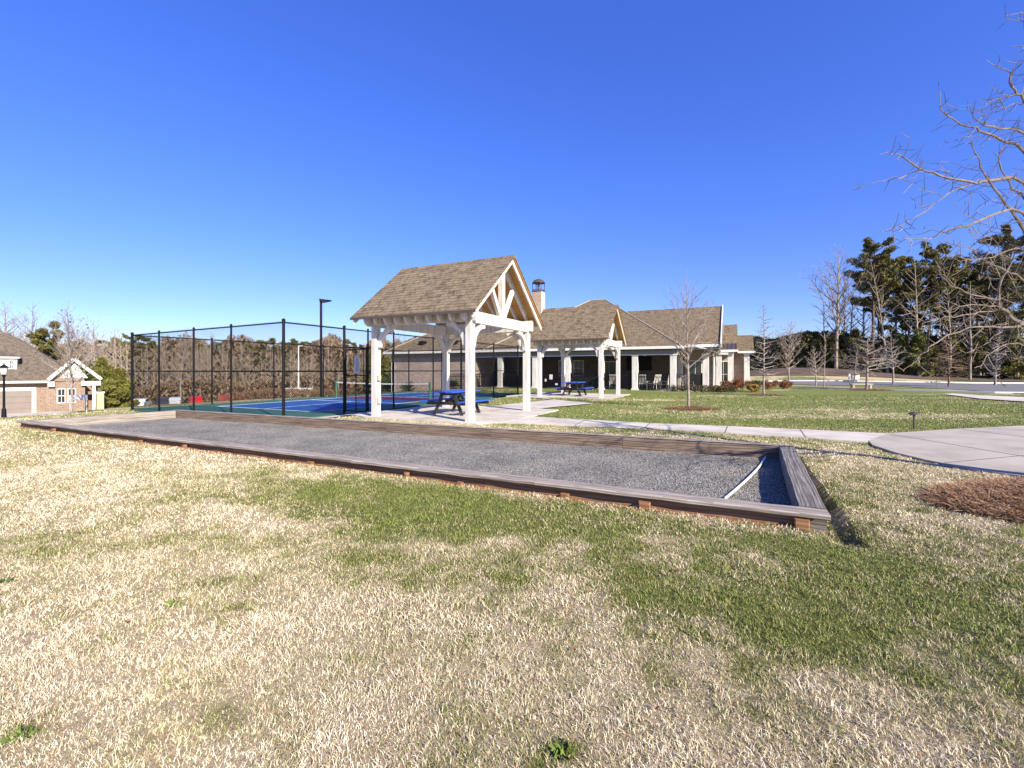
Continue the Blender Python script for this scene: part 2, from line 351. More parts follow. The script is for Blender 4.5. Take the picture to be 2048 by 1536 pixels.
def np_mesh(name, verts, quads=None, tris=None, mat=None, parent=None, attr=None, smooth=False):
    me = bpy.data.meshes.new(name); nv = len(verts)
    me.vertices.add(nv); me.vertices.foreach_set('co', np.asarray(verts, dtype=np.float32).ravel())
    idx = []; tot = []
    if quads is not None and len(quads): idx.append(np.asarray(quads, dtype=np.int32).ravel()); tot.append(np.full(len(quads), 4, dtype=np.int32))
    if tris is not None and len(tris): idx.append(np.asarray(tris, dtype=np.int32).ravel()); tot.append(np.full(len(tris), 3, dtype=np.int32))
    idx = np.concatenate(idx); tot = np.concatenate(tot)
    me.loops.add(len(idx)); me.loops.foreach_set('vertex_index', idx)
    me.polygons.add(len(tot)); st = np.concatenate([[0], np.cumsum(tot)[:-1]]).astype(np.int32)
    me.polygons.foreach_set('loop_start', st); me.polygons.foreach_set('loop_total', tot)
    if smooth: me.polygons.foreach_set('use_smooth', np.ones(len(tot), dtype=bool))
    me.update(calc_edges=True)
    if attr is not None:
        for k, a in attr.items():
            at = me.attributes.new(k, 'FLOAT', 'POINT'); at.data.foreach_set('value', np.asarray(a, dtype=np.float32))
    o = bpy.data.objects.new(name, me); col.objects.link(o); me.materials.append(M[mat])
    if parent: o.parent = parent
    return o
def copy_tree(o, parent=None):
    c = o.copy(); col.objects.link(c)
    if parent: c.parent = parent
    for ch in [x for x in CH.get(o.name, [])]: copy_tree(ch, c)
    return c
CH = {}
def index_children(o):
    CH[o.name] = list(o.children)
    for c in o.children: index_children(c)
# ------------------------------------------------------------------ value noise and ground shape
def vnoise(x, y, seed=0):
    xi = np.floor(x).astype(np.int64); yi = np.floor(y).astype(np.int64); fx = x-xi; fy = y-yi
    fx = fx*fx*(3-2*fx); fy = fy*fy*(3-2*fy)
    def h(a, b):
        n = (a*374761393+b*668265263+seed*974711) & 0xffffffff; n = ((n ^ (n >> 13))*1274126177) & 0xffffffff
        return ((n ^ (n >> 16)) & 0xffff)/65535.0
    return (h(xi, yi)*(1-fx)+h(xi+1, yi)*fx)*(1-fy)+(h(xi, yi+1)*(1-fx)+h(xi+1, yi+1)*fx)*fy
def fbm(x, y, seed=0, o=4):
    s = 0; a = .5; t = 0
    for k in range(o): s = s+a*vnoise(x, y, seed+k*7); t += a; a *= .55; x = x*2.03+3.1; y = y*2.03+1.7
    return s/t
def sstep(a, b, x): t = np.clip((x-a)/(b-a), 0, 1); return t*t*(3-2*t)
BN = {'NR': (2.84, 4.05), 'NL': (-12.65, 11.62), 'FL': (-10.85, 14.75), 'FR': (4.84, 7.80)}
def inpoly(x, y, P):
    r = np.zeros(np.shape(x), dtype=bool); j = len(P)-1
    for i in range(len(P)):
        xi, yi = P[i]; xj, yj = P[j]
        c = ((yi > y) != (yj > y)) & (x < (xj-xi)*(y-yi)/(yj-yi+1e-12)+xi); r ^= c; j = i
    return r
BOC = [BN['NR'], BN['FR'], BN['FL'], BN['NL']]
FC = Vector((-7.53, 15.0))      # near corner of the court fence
def ab(x, y): return x*AX.x+y*AX.y, x*BX.x+y*BX.y
FA, FB = ab(FC.x, FC.y)
def T(x, y):
    x = np.asarray(x, dtype=float); y = np.asarray(y, dtype=float)
    a, b = ab(x, y)
    z = np.interp(a, [18, 22, 36, 59, 75, 110, 250], [0, -.16, -1.42, -2.55, -4.05, -6.0, -9])
    z = z-.13*(1-sstep(-20, -6, -b))*0
    # low ground round the courts
    da = np.maximum(np.maximum(FA-a, a-(FA+9.4)), 0); db = np.maximum(np.maximum(FB-b, b-(FB+18.1)), 0)
    dd = np.sqrt(da*da+db*db); k = 1-sstep(.2, 3.0, dd)
    z = z*(1-k)+np.minimum(-.26, z*0-.26)*k
    # bank beyond the court's far side
    # berm on the right
    bm = np.exp(-((x-36)/13)**2-((y-56)/7)**2)*1.7+np.exp(-((x-62)/16)**2-((y-70)/8)**2)*.9
    z = z+bm
    z = z+(fbm(x*.35, y*.35, 5, 3)-.5)*.03*sstep(0, 3, np.hypot(x, y-12)-3)+(fbm(x*2.2, y*2.2, 9, 3)-.5)*.022
    # sunk bed under the bocce court
    ins = inpoly(x, y, BOC)
    z = np.where(ins, -.30, z)
    # eroded strip along the outside of the end timber
    p = Vector(BN['NR']); q = Vector(BN['FR']); d = (q-p).normalized(); n = Vector((d.y, -d.x))
    s = (x-p.x)*d.x+(y-p.y)*d.y; o = (x-p.x)*n.x+(y-p.y)*n.y
    wd = .22-.035*s
    e = np.clip(1-np.abs(o-wd*.45)/(wd*.6), 0, 1)*sstep(-.35, .05, s)*(1-sstep(3.6, 4.3, s))
    z = z-np.where(ins, 0, .11*np.sqrt(e))
    return z
def Tz(x, y): return float(T(np.array([x]), np.array([y]))[0])
def G(px, py, dz=0.0):
    """point of the ground seen at a pixel"""
    d = 1.0
    dx = (px-1024)/F; dz_ = (HZ-py)/F
    prev = d
    while d < 400:
        if EYE+dz_*d <= Tz(dx*d, d): break
        prev = d; d *= 1.01
    lo, hi = prev, d
    for _ in range(20):
        m = (lo+hi)/2
        if EYE+dz_*m <= Tz(dx*m, m): hi = m
        else: lo = m
    return Vector((dx*hi, hi, Tz(dx*hi, hi)+dz))
# ------------------------------------------------------------------ ground
def ell(x, y, cx, cy, rx, ry, rot=0):
    c, s = math.cos(rot), math.sin(rot); u = (x-cx)*c+(y-cy)*s; v = -(x-cx)*s+(y-cy)*c
    return np.exp(-((u/rx)**2+(v/ry)**2)*1.2)
def green(x, y):
    p = Vector(BN['NR']); q = Vector(BN['NL']); d = (q-p).normalized(); n = Vector((d.y, -d.x))
    if n.y > 0: n = -n
    s = (x-p.x)*d.x+(y-p.y)*d.y; o = (x-p.x)*n.x+(y-p.y)*n.y
    near = np.minimum(sstep(-.1, .5, o)*(1-sstep(1.2, 3.0, o)), 1)*sstep(-3, -.5, s+1.5)*(1-sstep(5.6, 8.0, s))
    brk = fbm(x*1.1, y*1.1, 41, 4)
    g = .10+.50*near*sstep(.25, .60, brk+.10*near)+.22*sstep(-1.6, 1.2, x+.35*(y-3))*sstep(1.0, 3.0, y)+.42*ell(x, y, -.9, 4.5, 2.5, 1.1, -.4)*sstep(.25, .6, brk)
    g = g+.06*ell(x, y, 3.1, 2.9, 1.9, .8)
    g = g+.36*ell(x, y, -3.6, 3.75, 1.5, .26, -.1)+.38*ell(x, y, -10.6, 10.2, 2.6, .9, -.4)
    g = g+.4*ell(x, y, -.9, 3.3, .5, .35)+.3*ell(x, y, 1.6, 2.5, .6, .25)+.35*ell(x, y, -4.6, 6.4, .9, .25, -.4)
    g = g+.8*ell(x, y, -1.66, 2.78, .12, .06)+.8*ell(x, y, -1.95, 1.82, .10, .06)+.8*ell(x, y, .2, 1.74, .09, .05)
    a, b = ab(x, y)
    far = sstep(10.6, 12.0, y+.36*(x-5.2))*sstep(-2, 0, x-(-6))
    far = np.maximum(far, sstep(13, 16, y))
    band = fbm(x*.16, y*.55, 31, 4)
    gf = .80+(band-.5)*1.5
    g = g*(1-far)+gf*far
    strip = np.exp(-((y+.40*(x-5.3)-10.0)/.9)**2)*(x > 0)*(1-far)
    g = g+.25*strip
    g = g+(fbm(x*.9, y*.9, 77, 4)-.5)*1.1*(1-far*.5)+(fbm(x*4.2, y*4.2, 78, 4)-.5)*1.0
    bm = np.exp(-((x-36)/16)**2-((y-57)/8)**2)
    g = g-bm*1.2
    g = np.where(a > 22, g-.35, g)
    return np.clip(g, -.3, 1.2)
def axis(segs):
    out = []
    for a, b, st in segs: out.append(np.arange(a, b, st))
    return np.unique(np.concatenate(out))
xs = axis([(-900, -300, 100), (-300, -120, 15), (-120, -40, 3), (-40, -14, .8), (-14, -3, .22), (-3, 6.6, .07), (6.6, 12, .3), (12, 40, .9), (40, 120, 3), (120, 300, 15), (300, 901, 100)])
ys = axis([(-60, -4, 4), (-4, 0, .5), (0, 1.6, .15), (1.6, 9.5, .07), (9.5, 16, .2), (16, 40, .6), (40, 90, 1.5), (90, 200, 8), (200, 1501, 100)])
X, Y = np.meshgrid(xs, ys); Z = T(X.ravel(), Y.ravel())
nx, ny = len(xs), len(ys)
ii = (np.arange(ny-1)[:, None]*nx+np.arange(nx-1)[None, :]).ravel()
quads = np.stack([ii, ii+1, ii+nx+1, ii+nx], 1)
ground = np_mesh('lawn_ground', np.stack([X.ravel(), Y.ravel(), Z], 1), quads=quads, mat='lawn', attr={'green': green(X.ravel(), Y.ravel()), 'far': sstep(6.0, 11.0, np.hypot(X.ravel(), Y.ravel()))}, smooth=True)
tag(ground, kind='structure')

def sheet(name, pts, mat, dz=.02, step=None, flat=None, kind='structure', thick=None):
    """a paved area from a plan polygon, draped on the ground, cut fine enough to follow it"""
    x = np.array([p[0] for p in pts]); y = np.array([p[1] for p in pts])
    if flat is not None:
        mb = MB(); mb.prismz([(p[0], p[1]) for p in pts], flat-(thick or .12), flat); o = mb.build(name, mat)
    else:
        import bmesh
        bm = bmesh.new(); vs = [bm.verts.new((p[0], p[1], 0)) for p in pts]; bm.faces.new(vs)
        st = step or 1.0
        for ax in (0, 1):
            lo, hi = (x.min(), x.max()) if ax == 0 else (y.min(), y.max())
            k = lo+st
            while k < hi:
                no = (1, 0, 0) if ax == 0 else (0, 1, 0); c = (k, 0, 0) if ax == 0 else (0, k, 0)
                bmesh.ops.bisect_plane(bm, geom=bm.verts[:]+bm.edges[:]+bm.faces[:], plane_co=c, plane_no=no); k += st
        for v in bm.verts: v.co.z = Tz(v.co.x, v.co.y)+dz
        bm.normal_update()
        for f in bm.faces:
            if f.normal.z < 0: f.normal_flip()
        me = bpy.data.meshes.new(name); bm.to_mesh(me); bm.free(); add_uv(me)
        o = bpy.data.objects.new(name, me); col.objects.link(o); me.materials.append(M[mat])
    if kind: tag(o, kind=kind)
    return o
# pavilion plan frame: X = along the ridge to the right, Y = away
PV1 = Vector((-1.15, 12.5)); PV2 = Vector((4.52, 23.1)); PX = Vector((.8988, -.4384)); PY = BX
def PP(o, x, y): return o+PX*x+PY*y
slabs = []
S1 = [PP(PV1, x, y) for x, y in ((-4.4, .05), (-3.6, -.28), (.42, -.35), (.9, .3), (.9, 4.6), (-2, 5.2), (-4.4, 4.4))]
slabs.append(S1)
sheet('pavilion_slab', S1, 'concrete', flat=.035)
AP = [PP(PV1, x, y) for x, y in ((-6.62, -.9), (-5.6, -.35), (-4.41, .05), (-4.41, 4.0), (-6.62, 4.0))]; slabs.append(AP); sheet('gate_apron', AP, 'concrete', dz=.045, step=.35)
S2 = [PP(PV2, x, y) for x, y in ((-5.2, -.4), (.6, -.4), (.6, 4.4), (-5.2, 4.4))]
slabs.append(S2); sheet('slab', S2, 'concrete', flat=.03)
walk = [W(985, 846.5), W(1300, 858), W(1460, 868), W(1600, 877), W(1735, 886), W(1775, 869.5), W(1620, 861.5), W(1460, 854.5), W(1300, 848), W(1062, 834.5)]
walk = [(p.x, p.y) for p in walk]; slabs.append(walk)
sheet('sidewalk', walk, 'concrete', flat=.028)
drive = [W(1737, 884), W(1745, 893), W(1790, 908), W(1850, 923), W(1950, 943), W(2048, 957), W(2500, 1040), W(2700, 960), W(2500, 845), W(2048, 853.5), W(1900, 861), W(1776, 869.3)]
drive = [(p.x, p.y) for p in drive]; slabs.append(drive)
sheet('concrete_drive', drive, 'concrete_old', flat=.033)
walk2 = [PP(PV1, .9, 4.5), PP(PV1, .9, 3.4), W(1060, 799), PP(PV2, -5.2, .2), PP(PV2, -5.2, 2.2), PP(PV2, -6.6, 3.3), PP(PV1, -3.3, 8.5), PP(PV1, -1.6, 6.2)]
wk = [PP(PV1, -2.0, 5.2), PP(PV1, .0, 4.6), PP(PV1, 1.2, 8.0), PP(PV2, -5.2, .1), PP(PV2, -5.2, 3.6), PP(PV2, -6.6, 4.6), PP(PV1, -1.2, 9.6)]
slabs.append(wk); sheet('path', wk, 'concrete', dz=.04, step=.5)
wk2 = [(p.x, p.y) for p in (W(1886, 790), W(1960, 799), W(2048, 805), W(2400, 812), W(2400, 802), W(2048, 796), W(1960, 792.5), W(1905, 788.5))]
slabs.append(wk2); sheet('kerb_path', wk2, 'concrete', dz=.05, step=2)
bank = [(44+29*math.cos(a/24*6.283), 63+14*math.sin(a/24*6.283)) for a in range(24)]; sheet('bank_shade_sheet', bank, 'bank_shade', dz=.05, step=1.2)  # dark sheet over the berm, tree shade put into its colour
road = [(G(1560, 770).x, 46), W(1660, 771.5).xy, W(1800, 773.5).xy, W(1905, 779).xy, W(2048, 788).xy, W(2400, 796).xy, (78, 50), (62, 47.5), (48, 45), (38, 46), (30, 49)]
road = [(p[0], p[1]) for p in road]; slabs.append(road); sheet('road', road, 'asphalt', dz=.03, step=2)
def ribbon(name, pts, wd, hgt, mat, dz=0, kind='structure'):
    mb = MB(); pts = [Vector((p[0], p[1])) for p in pts]
    fine = []
    for a, b in zip(pts[:-1], pts[1:]):
        n = max(1, int((b-a).length/1.2)); fine += [a+(b-a)*i/n for i in range(n)]
    fine.append(pts[-1])
    vs = []
    for i, p in enumerate(fine):
        d = (fine[min(i+1, len(fine)-1)]-fine[max(i-1, 0)]).normalized(); n = Vector((-d.y, d.x))*wd/2; z = Tz(p.x, p.y)
        for q, zz in ((p-n, z-.15), (p-n, z+hgt), (p+n, z+hgt), (p+n, z-.15)): vs.append((q.x, q.y, zz+dz))
    fs = []
    for i in range(len(fine)-1):
        for k in range(3): fs.append((4*i+k, 4*i+4+k, 4*i+5+k, 4*i+1+k))
    fs += [(0, 1, 2, 3), tuple(4*(len(fine)-1)+k for k in (3, 2, 1, 0))]
    mb.add(vs, fs); o = mb.build(name, mat)
    if kind: tag(o, kind=kind)
    return o
ribbon('kerb', [(26, 47.6), (34, 46.6), (44, 45.3), (56, 46.6), (70, 49.5)], .25, .13, 'kerb')
ribbon('kerb', [(24, 38.5), (26, 33), (30.3, 28.6), (40, 26.5)], .22, .10, 'kerb')
# street and drive by the brick house, far down on the left
def abp(a, b): v = AX*a+BX*b; return (v.x, v.y)
st = [abp(40, -12), abp(46, -12), abp(46.5, 60), abp(40.5, 60)]; slabs.append(st); sheet('street', st, 'asphalt', dz=.03, step=2)
dv = [abp(46.2, 6), abp(46.2, 17.5), (-41.2, 41.2), (-54, 41.2)]; slabs.append(dv); sheet('house_drive', dv, 'concrete', dz=.05, step=2)
sw = [abp(35.6, -12), abp(39.9, -12), abp(40.3, 50), abp(36.5, 50)]; slabs.append(sw); sheet('street_pavement', sw, 'concrete', dz=.06, step=2)
lot = [abp(64, 30), abp(64, 95), abp(92, 95), abp(92, 30)]; slabs.append(lot); sheet('parking_lot', lot, 'asphalt', dz=.05, step=3)
# joints
def joint(p, q, z, wd=.022):
    mb = MB(); p = Vector((p[0], p[1], z)); q = Vector((q[0], q[1], z)); mb.beam(p, q, wd, .006); return mb
def joints(name, segs, z):
    mb = MB()
    for p, q in segs: mb.beam(Vector((p[0], p[1], z)), Vector((q[0], q[1], z)), .02, .004)
    tag(mb.build(name, 'joint'), kind='structure')
joints('path_joint', [(W(1455, 854.5), W(1450, 867.5)), (W(1600, 861), W(1612, 877.5)), (W(1300, 848), W(1290, 857.5)), (W(1170, 842), W(1150, 852.5)), (W(1775, 870), W(1738, 884)),], .0295)
joints('drive_joint', [(W(1780, 871), W(2048, 917)), (W(1890, 930), W(2048, 915)), (W(2048, 917), W(2500, 985)), (W(1925, 862), W(2300, 905))], .0345)
joints('slab_joint', [(PP(PV1, -3.7, 1.9), PP(PV1, .8, 1.9)), (PP(PV1, -1.7, -.3), PP(PV1, -1.7, 5.1)), (PP(PV1, -3.9, .1), PP(PV1, -3.9, 4.4))], .0365)
# ------------------------------------------------------------------ courts (plan: u = to the left along the near fence, v = away)
def CP(u, v): p = FC+AX.xy*u+BX.xy*v; return p
CZ = -.20
def crect(name, u0, u1, v0, v1, mat, z):
    mb = MB(); P = [CP(u0, v0), CP(u0, v1), CP(u1, v1), CP(u1, v0)]
    mb.prismz([(p.x, p.y) for p in P], z-.03, z); o = mb.build(name, mat); tag(o, kind='structure'); return P
CR = crect('court_surround', -.05, 9.45, -.05, 18.15, 'court_green', CZ); slabs.append(CR)
V0, VC = 2.5, 9.6; U0, U1 = 1.45, 7.65
crect('court_playing_area', U0, U1, V0, VC*2-V0, 'court_blue', CZ+.004)
crect('court_kitchen', U0, U1, VC-.2, VC+1.95, 'court_red', CZ+.008)
mb = MB()
def cline(u0, u1, v0, v1):
    P = [CP(u0, v0), CP(u0, v1), CP(u1, v1), CP(u1, v0)]; mb.prismz([(p.x, p.y) for p in P], CZ+.006, CZ+.0125)
h = .035; VE = VC*2-V0
for u in (U0, U1): cline(u-h, u+h, V0-h, VE+h)
for v in (V0, VC-2.13, VC+2.13, VE): cline(U0+h, U1-h, v-h, v+h)
cline((U0+U1)/2-h, (U0+U1)/2+h, V0+h, VC-2.13-h); cline((U0+U1)/2-h, (U0+U1)/2+h, VC+2.13+h, VE-h)
tag(mb.build('court_line', 'line'), kind='structure')

# ------------------------------------------------------------------ bocce court
def V2(k): return Vector((BN[k][0], BN[k][1], 0))
NR, NL, FL, FR = V2('NR'), V2('NL'), V2('FL'), V2('FR')
gm = MB(); ins = []
cen = (NR+NL+FL+FR)/4
gx = np.linspace(0, 1, 150); gy = np.linspace(0, 1, 50); GX, GY = np.meshgrid(gx, gy)
def bil(u, v): return (1-u)*(1-v)*np.array(NR[:])[:, None]+u*(1-v)*np.array(NL[:])[:, None]+u*v*np.array(FL[:])[:, None]+(1-u)*v*np.array(FR[:])[:, None]
P = bil(GX.ravel(), .01+.98*GY.ravel()).T.copy(); P[:, 2] = -.075+(fbm(P[:, 0]*1.5, P[:, 1]*1.5, 3, 4)-.5)*.03
i0 = (np.arange(49)[:, None]*150+np.arange(149)[None, :]).ravel()
gr = np_mesh('gravel_court_surface', P, quads=np.stack([i0, i0+150, i0+151, i0+1], 1)[:, ::-1], mat='gravel', smooth=True); tag(gr, kind='structure')
# loose stones
rs = np.random.RandomState(4); n = 26000
u = rs.rand(n)**1.6*.93+.012; v = .06+rs.rand(n)*.88
C = bil(u, v).T; C[:, 2] = -.07+(fbm(C[:, 0]*1.5, C[:, 1]*1.5, 3, 4)-.5)*.03
r = .003+.006*rs.rand(n); oc = np.array([(1, 0, 0), (0, 1, 0), (-1, 0, 0), (0, -1, 0), (0, 0, .7), (0, 0, -.7)])
Vv = C[:, None, :]+(oc[None]*(r[:, None, None]))*(1+.5*rs.rand(n, 6, 1)); tf = np.array([(0, 1, 4), (1, 2, 4), (2, 3, 4), (3, 0, 4), (1, 0, 5), (2, 1, 5), (3, 2, 5), (0, 3, 5)])
st_ = np_mesh('gravel', Vv.reshape(-1, 3), tris=(tf[None]+6*np.arange(n)[:, None, None]).reshape(-1, 3), mat='gravel'); tag(st_, 'loose grey gravel covering the bed of the timber framed court', 'gravel', kind='stuff')
fr = thing('bocce_court_frame', 'long weathered timber frame edging the grey gravel court', 'court frame', tuple(NR))
def bl(p, q, w_, z0, z1, name, mat, off=0, segs=1, gap=.006, wob=0.0):
    d = (q-p).normalized(); n = Vector((-d.y, d.x, 0)); L = (q-p).length
    for i in range(segs):
        a = p+d*(L*i/segs+(gap if i else 0)); b = p+d*(L*(i+1)/segs)
        rr = random.Random(i*7+len(name)); dz = rr.uniform(-wob, wob)
        mb = MB(); mid = (z0+z1)/2+dz
        A = a+n*off-NR; B = b+n*off-NR; A.z = mid; B.z = mid+rr.uniform(-wob, wob)
        # board with softened edges, in its own frame
        t = z1-z0; c = min(.012, t*.25); sec = [(-w_/2+c, -t/2), (w_/2-c, -t/2), (w_/2, -t/2+c), (w_/2, t/2-c), (w_/2-c, t/2), (-w_/2+c, t/2), (-w_/2, t/2-c), (-w_/2, -t/2+c)]
        Ln = (B-A).length; o = MB(); k = 8; K = 12; vs = []
        for j in range(K+1):
            for (y_, z_) in sec: vs.append((Ln*j/K, y_+.004*math.sin(j*1.7+i), z_+.003*math.sin(j*2.3+i*2)))
        fs = [(j*k+m_, (j+1)*k+m_, (j+1)*k+(m_+1) % k, j*k+(m_+1) % k) for j in range(K) for m_ in range(k)]
        fs += [tuple(range(k)), tuple(reversed(range(K*k, K*k+k)))]
        o.add(vs, [tuple(reversed(f)) for f in fs]); ob = o.build(name, mat, fr)
        ob.location = A; ob.rotation_euler = (0, -math.atan2(B.z-A.z, math.hypot(B.x-A.x, B.y-A.y)), math.atan2(B.y-A.y, B.x-A.x))
dA = (NL-NR).normalized(); dE = (FR-NR).normalized(); nA = Vector((-dA.y, dA.x, 0))
if nA.y < 0: nA = -nA
dF = (FL-FR).normalized()
# near side: pale cap board on a recessed dark timber, standing on stakes
c0 = NR+nA*.10
def off_line(p, q, k): return p, q
sgn = 1 if Vector((-dA.y, dA.x, 0)).dot(nA) > 0 else -1
bl(NR, NL, .21, .10, .15, 'cap_board', 'timber_light', off=sgn*.105, segs=6, wob=.004)
bl(NR+dA*.16, NL, .10, -.12, .099, 'side_timber', 'stake', off=sgn*.125, segs=5)
# right end: heavy grey beam
nE = Vector((dE.y, -dE.x, 0)); sE = 1 if Vector((-dE.y, dE.x, 0)).dot(-nE) > 0 else -1
bl(NR+dE*.235+nE*.0, FR-dE*.02, .23, -.12, .152, 'end_beam', 'timber', off=sE*.118, segs=1)
# far side
sF = 1 if Vector((-dF.y, dF.x, 0)).dot(-nA) > 0 else -1
bl(FR+dF*.02, FL, .13, -.12, .15, 'side_timber', 'timber_brown', off=sF*.07, segs=6, wob=.003)
bl(FR+dF*.25, FL, .15, .152, .165, 'top_board', 'timber_light', off=sF*.07, segs=5, wob=.001)
dL = (FL-NL).normalized(); sL = 1 if Vector((-dL.y, dL.x, 0)).dot(dA) < 0 else -1
bl(NL+dL*.22, FL-dL*.15, .24, -.12, .152, 'end_beam', 'timber_light', off=sL*.12, segs=1)
for i, s in enumerate((.22, 1.62, 2.5, 3.9, 4.75, 6.6, 7.7, 9.9, 11.4, 13.5, 15.2)):
    p = NR+dA*s+nA*.012-NR; mb = MB(); mb.bevbox(0, 0, .12 if i == 0 else .06+.02*(i*7 % 4), .06, -.16, .07 if i == 0 else .01+.02*(i*5 % 3), .01); o = mb.build('stake', 'stake', fr); o.location = (p.x, p.y, 0.02); o.rotation_euler = (0, 0, math.atan2(dA.y, dA.x))
# red clay and litter under the near edge
mb = MB(); rr = random.Random(9)
for i in range(900):
    s = rr.uniform(-.15, 16); o_ = rr.uniform(-.10, .10); p = NR+dA*s-nA*abs(o_)*.9; z = Tz(p.x, p.y); r_ = rr.uniform(.008, .03)
    mb.add([(p.x-r_, p.y, z-.01), (p.x, p.y-r_, z-.01), (p.x+r_, p.y, z-.01), (p.x, p.y+r_, z-.01), (p.x, p.y, z+r_*.7)], [(0, 1, 4), (1, 2, 4), (2, 3, 4), (3, 0, 4)])
tag(mb.build('clay_clods', 'clay'), 'crumbled red clay along the foot of the near timber edge', 'clay', kind='stuff')
# white pipe across the bed and a thin white cord by the far board
def smooth(pts, n=8):
    out = []; P = [pts[0]]+list(pts)+[pts[-1]]
    for i in range(1, len(P)-2):
        for k in range(n):
            t = k/n; a, b, c, d = P[i-1], P[i], P[i+1], P[i+2]
            out.append(.5*((2*b)+(c-a)*t+(2*a-5*b+4*c-d)*t*t+(3*b-a-3*c+d)*t**3))
    out.append(P[-2]); return out
pts = [W(x, y, -.05) for x, y in ((1531, 914), (1521, 930), (1505, 948), (1484, 968), (1450, 997))]
mb = MB(); mb.tube(smooth(pts), .016, 10); tag(mb.build('white_pipe', 'pvc', smooth=True), 'white plastic pipe lying across the gravel at the right end of the court', 'pipe')
pts = [W(x, y, -.055) for x, y in ((598, 846), (640, 848), (690, 852.5), (735, 856), (762, 859))]
mb = MB(); mb.tube(smooth(pts), .014, 8); tag(mb.build('white_rope', 'pvc', smooth=True), 'thin white rope lying on the gravel along the far timber', 'rope')
# ------------------------------------------------------------------ grass blades
def excl(x, y):
    e = inpoly(x, y, BOC)
    for P in slabs: e |= inpoly(x, y, [(p[0], p[1]) for p in P])
    e |= (np.hypot((x-6.95)/2.3, (y-4.8)/.98) < .97)
    e |= (np.hypot(x-6.56, y-16.9) < .75)
    return e
rs = np.random.RandomState(11)
def scatter(d0, d1, dens, wid, hgt, seed):
    rs = np.random.RandomState(seed); xm = 1.25*d1+.6; n = int(2*xm*(d1-d0)*dens)
    x = rs.uniform(-xm, xm, n); y = rs.uniform(d0, d1, n); k = np.abs(x) < 1.22*y+.7; x, y = x[k], y[k]
    k = ~excl(x, y); x, y = x[k], y[k]
    cl = vnoise(x*9, y*9, 5)*.6+vnoise(x*23, y*23, 6)*.4; k = rs.rand(len(x)) < .35+1.0*cl; x, y = x[k], y[k]
    n = len(x); z = T(x, y); g = green(x, y)
    gg = np.clip(g, 0, 1)
    th = rs.uniform(0, 2*np.pi, n); h = hgt*(.45+.9*rs.rand(n))*(.35+1.1*vnoise(x*13, y*13, 8))*(.8+.4*vnoise(x*4, y*4, 18)); lean = h*(.5+1.3*rs.rand(n)*(1-.45*gg)); w2 = wid*(.6+.8*rs.rand(n))/2
    ph = rs.uniform(0, 2*np.pi, n); dx, dy = np.cos(th), np.sin(th); sx, sy = -np.sin(ph), np.cos(ph)
    V = np.empty((n, 5, 3))
    V[:, 0] = np.stack([x-sx*w2, y-sy*w2, z-.005], 1); V[:, 1] = np.stack([x+sx*w2, y+sy*w2, z-.005], 1)
    mx, my, mz = x+dx*lean*.35, y+dy*lean*.35, z+h*.65
    V[:, 2] = np.stack([mx+sx*w2*.8, my+sy*w2*.8, mz], 1); V[:, 3] = np.stack([mx-sx*w2*.8, my-sy*w2*.8, mz], 1)
    V[:, 4] = np.stack([x+dx*lean, y+dy*lean, z+h*(.75+.4*rs.rand(n))], 1)
    return V, np.repeat(g, 5)
parts = [scatter(1.2, 2.4, 21000, .0028, .019, 1), scatter(2.4, 4.0, 12000, .0040, .021, 2), scatter(4.0, 7.0, 5200, .0062, .023, 3),
         scatter(7.0, 13, 1500, .011, .022, 4), scatter(13, 26, 260, .020, .028, 5)]
V = np.concatenate([p[0] for p in parts]); g = np.concatenate([p[1] for p in parts]); n = len(V)
print('blades', n)
b5 = 5*np.arange(n)[:, None]
gb = np_mesh('grass', V.reshape(-1, 3), quads=b5+np.array([[0, 1, 2, 3]]), tris=b5+np.array([[3, 2, 4]]), mat='blade', attr={'green': g})
tag(gb, 'short winter lawn grass, half straw pale and half green', 'grass', kind='stuff')
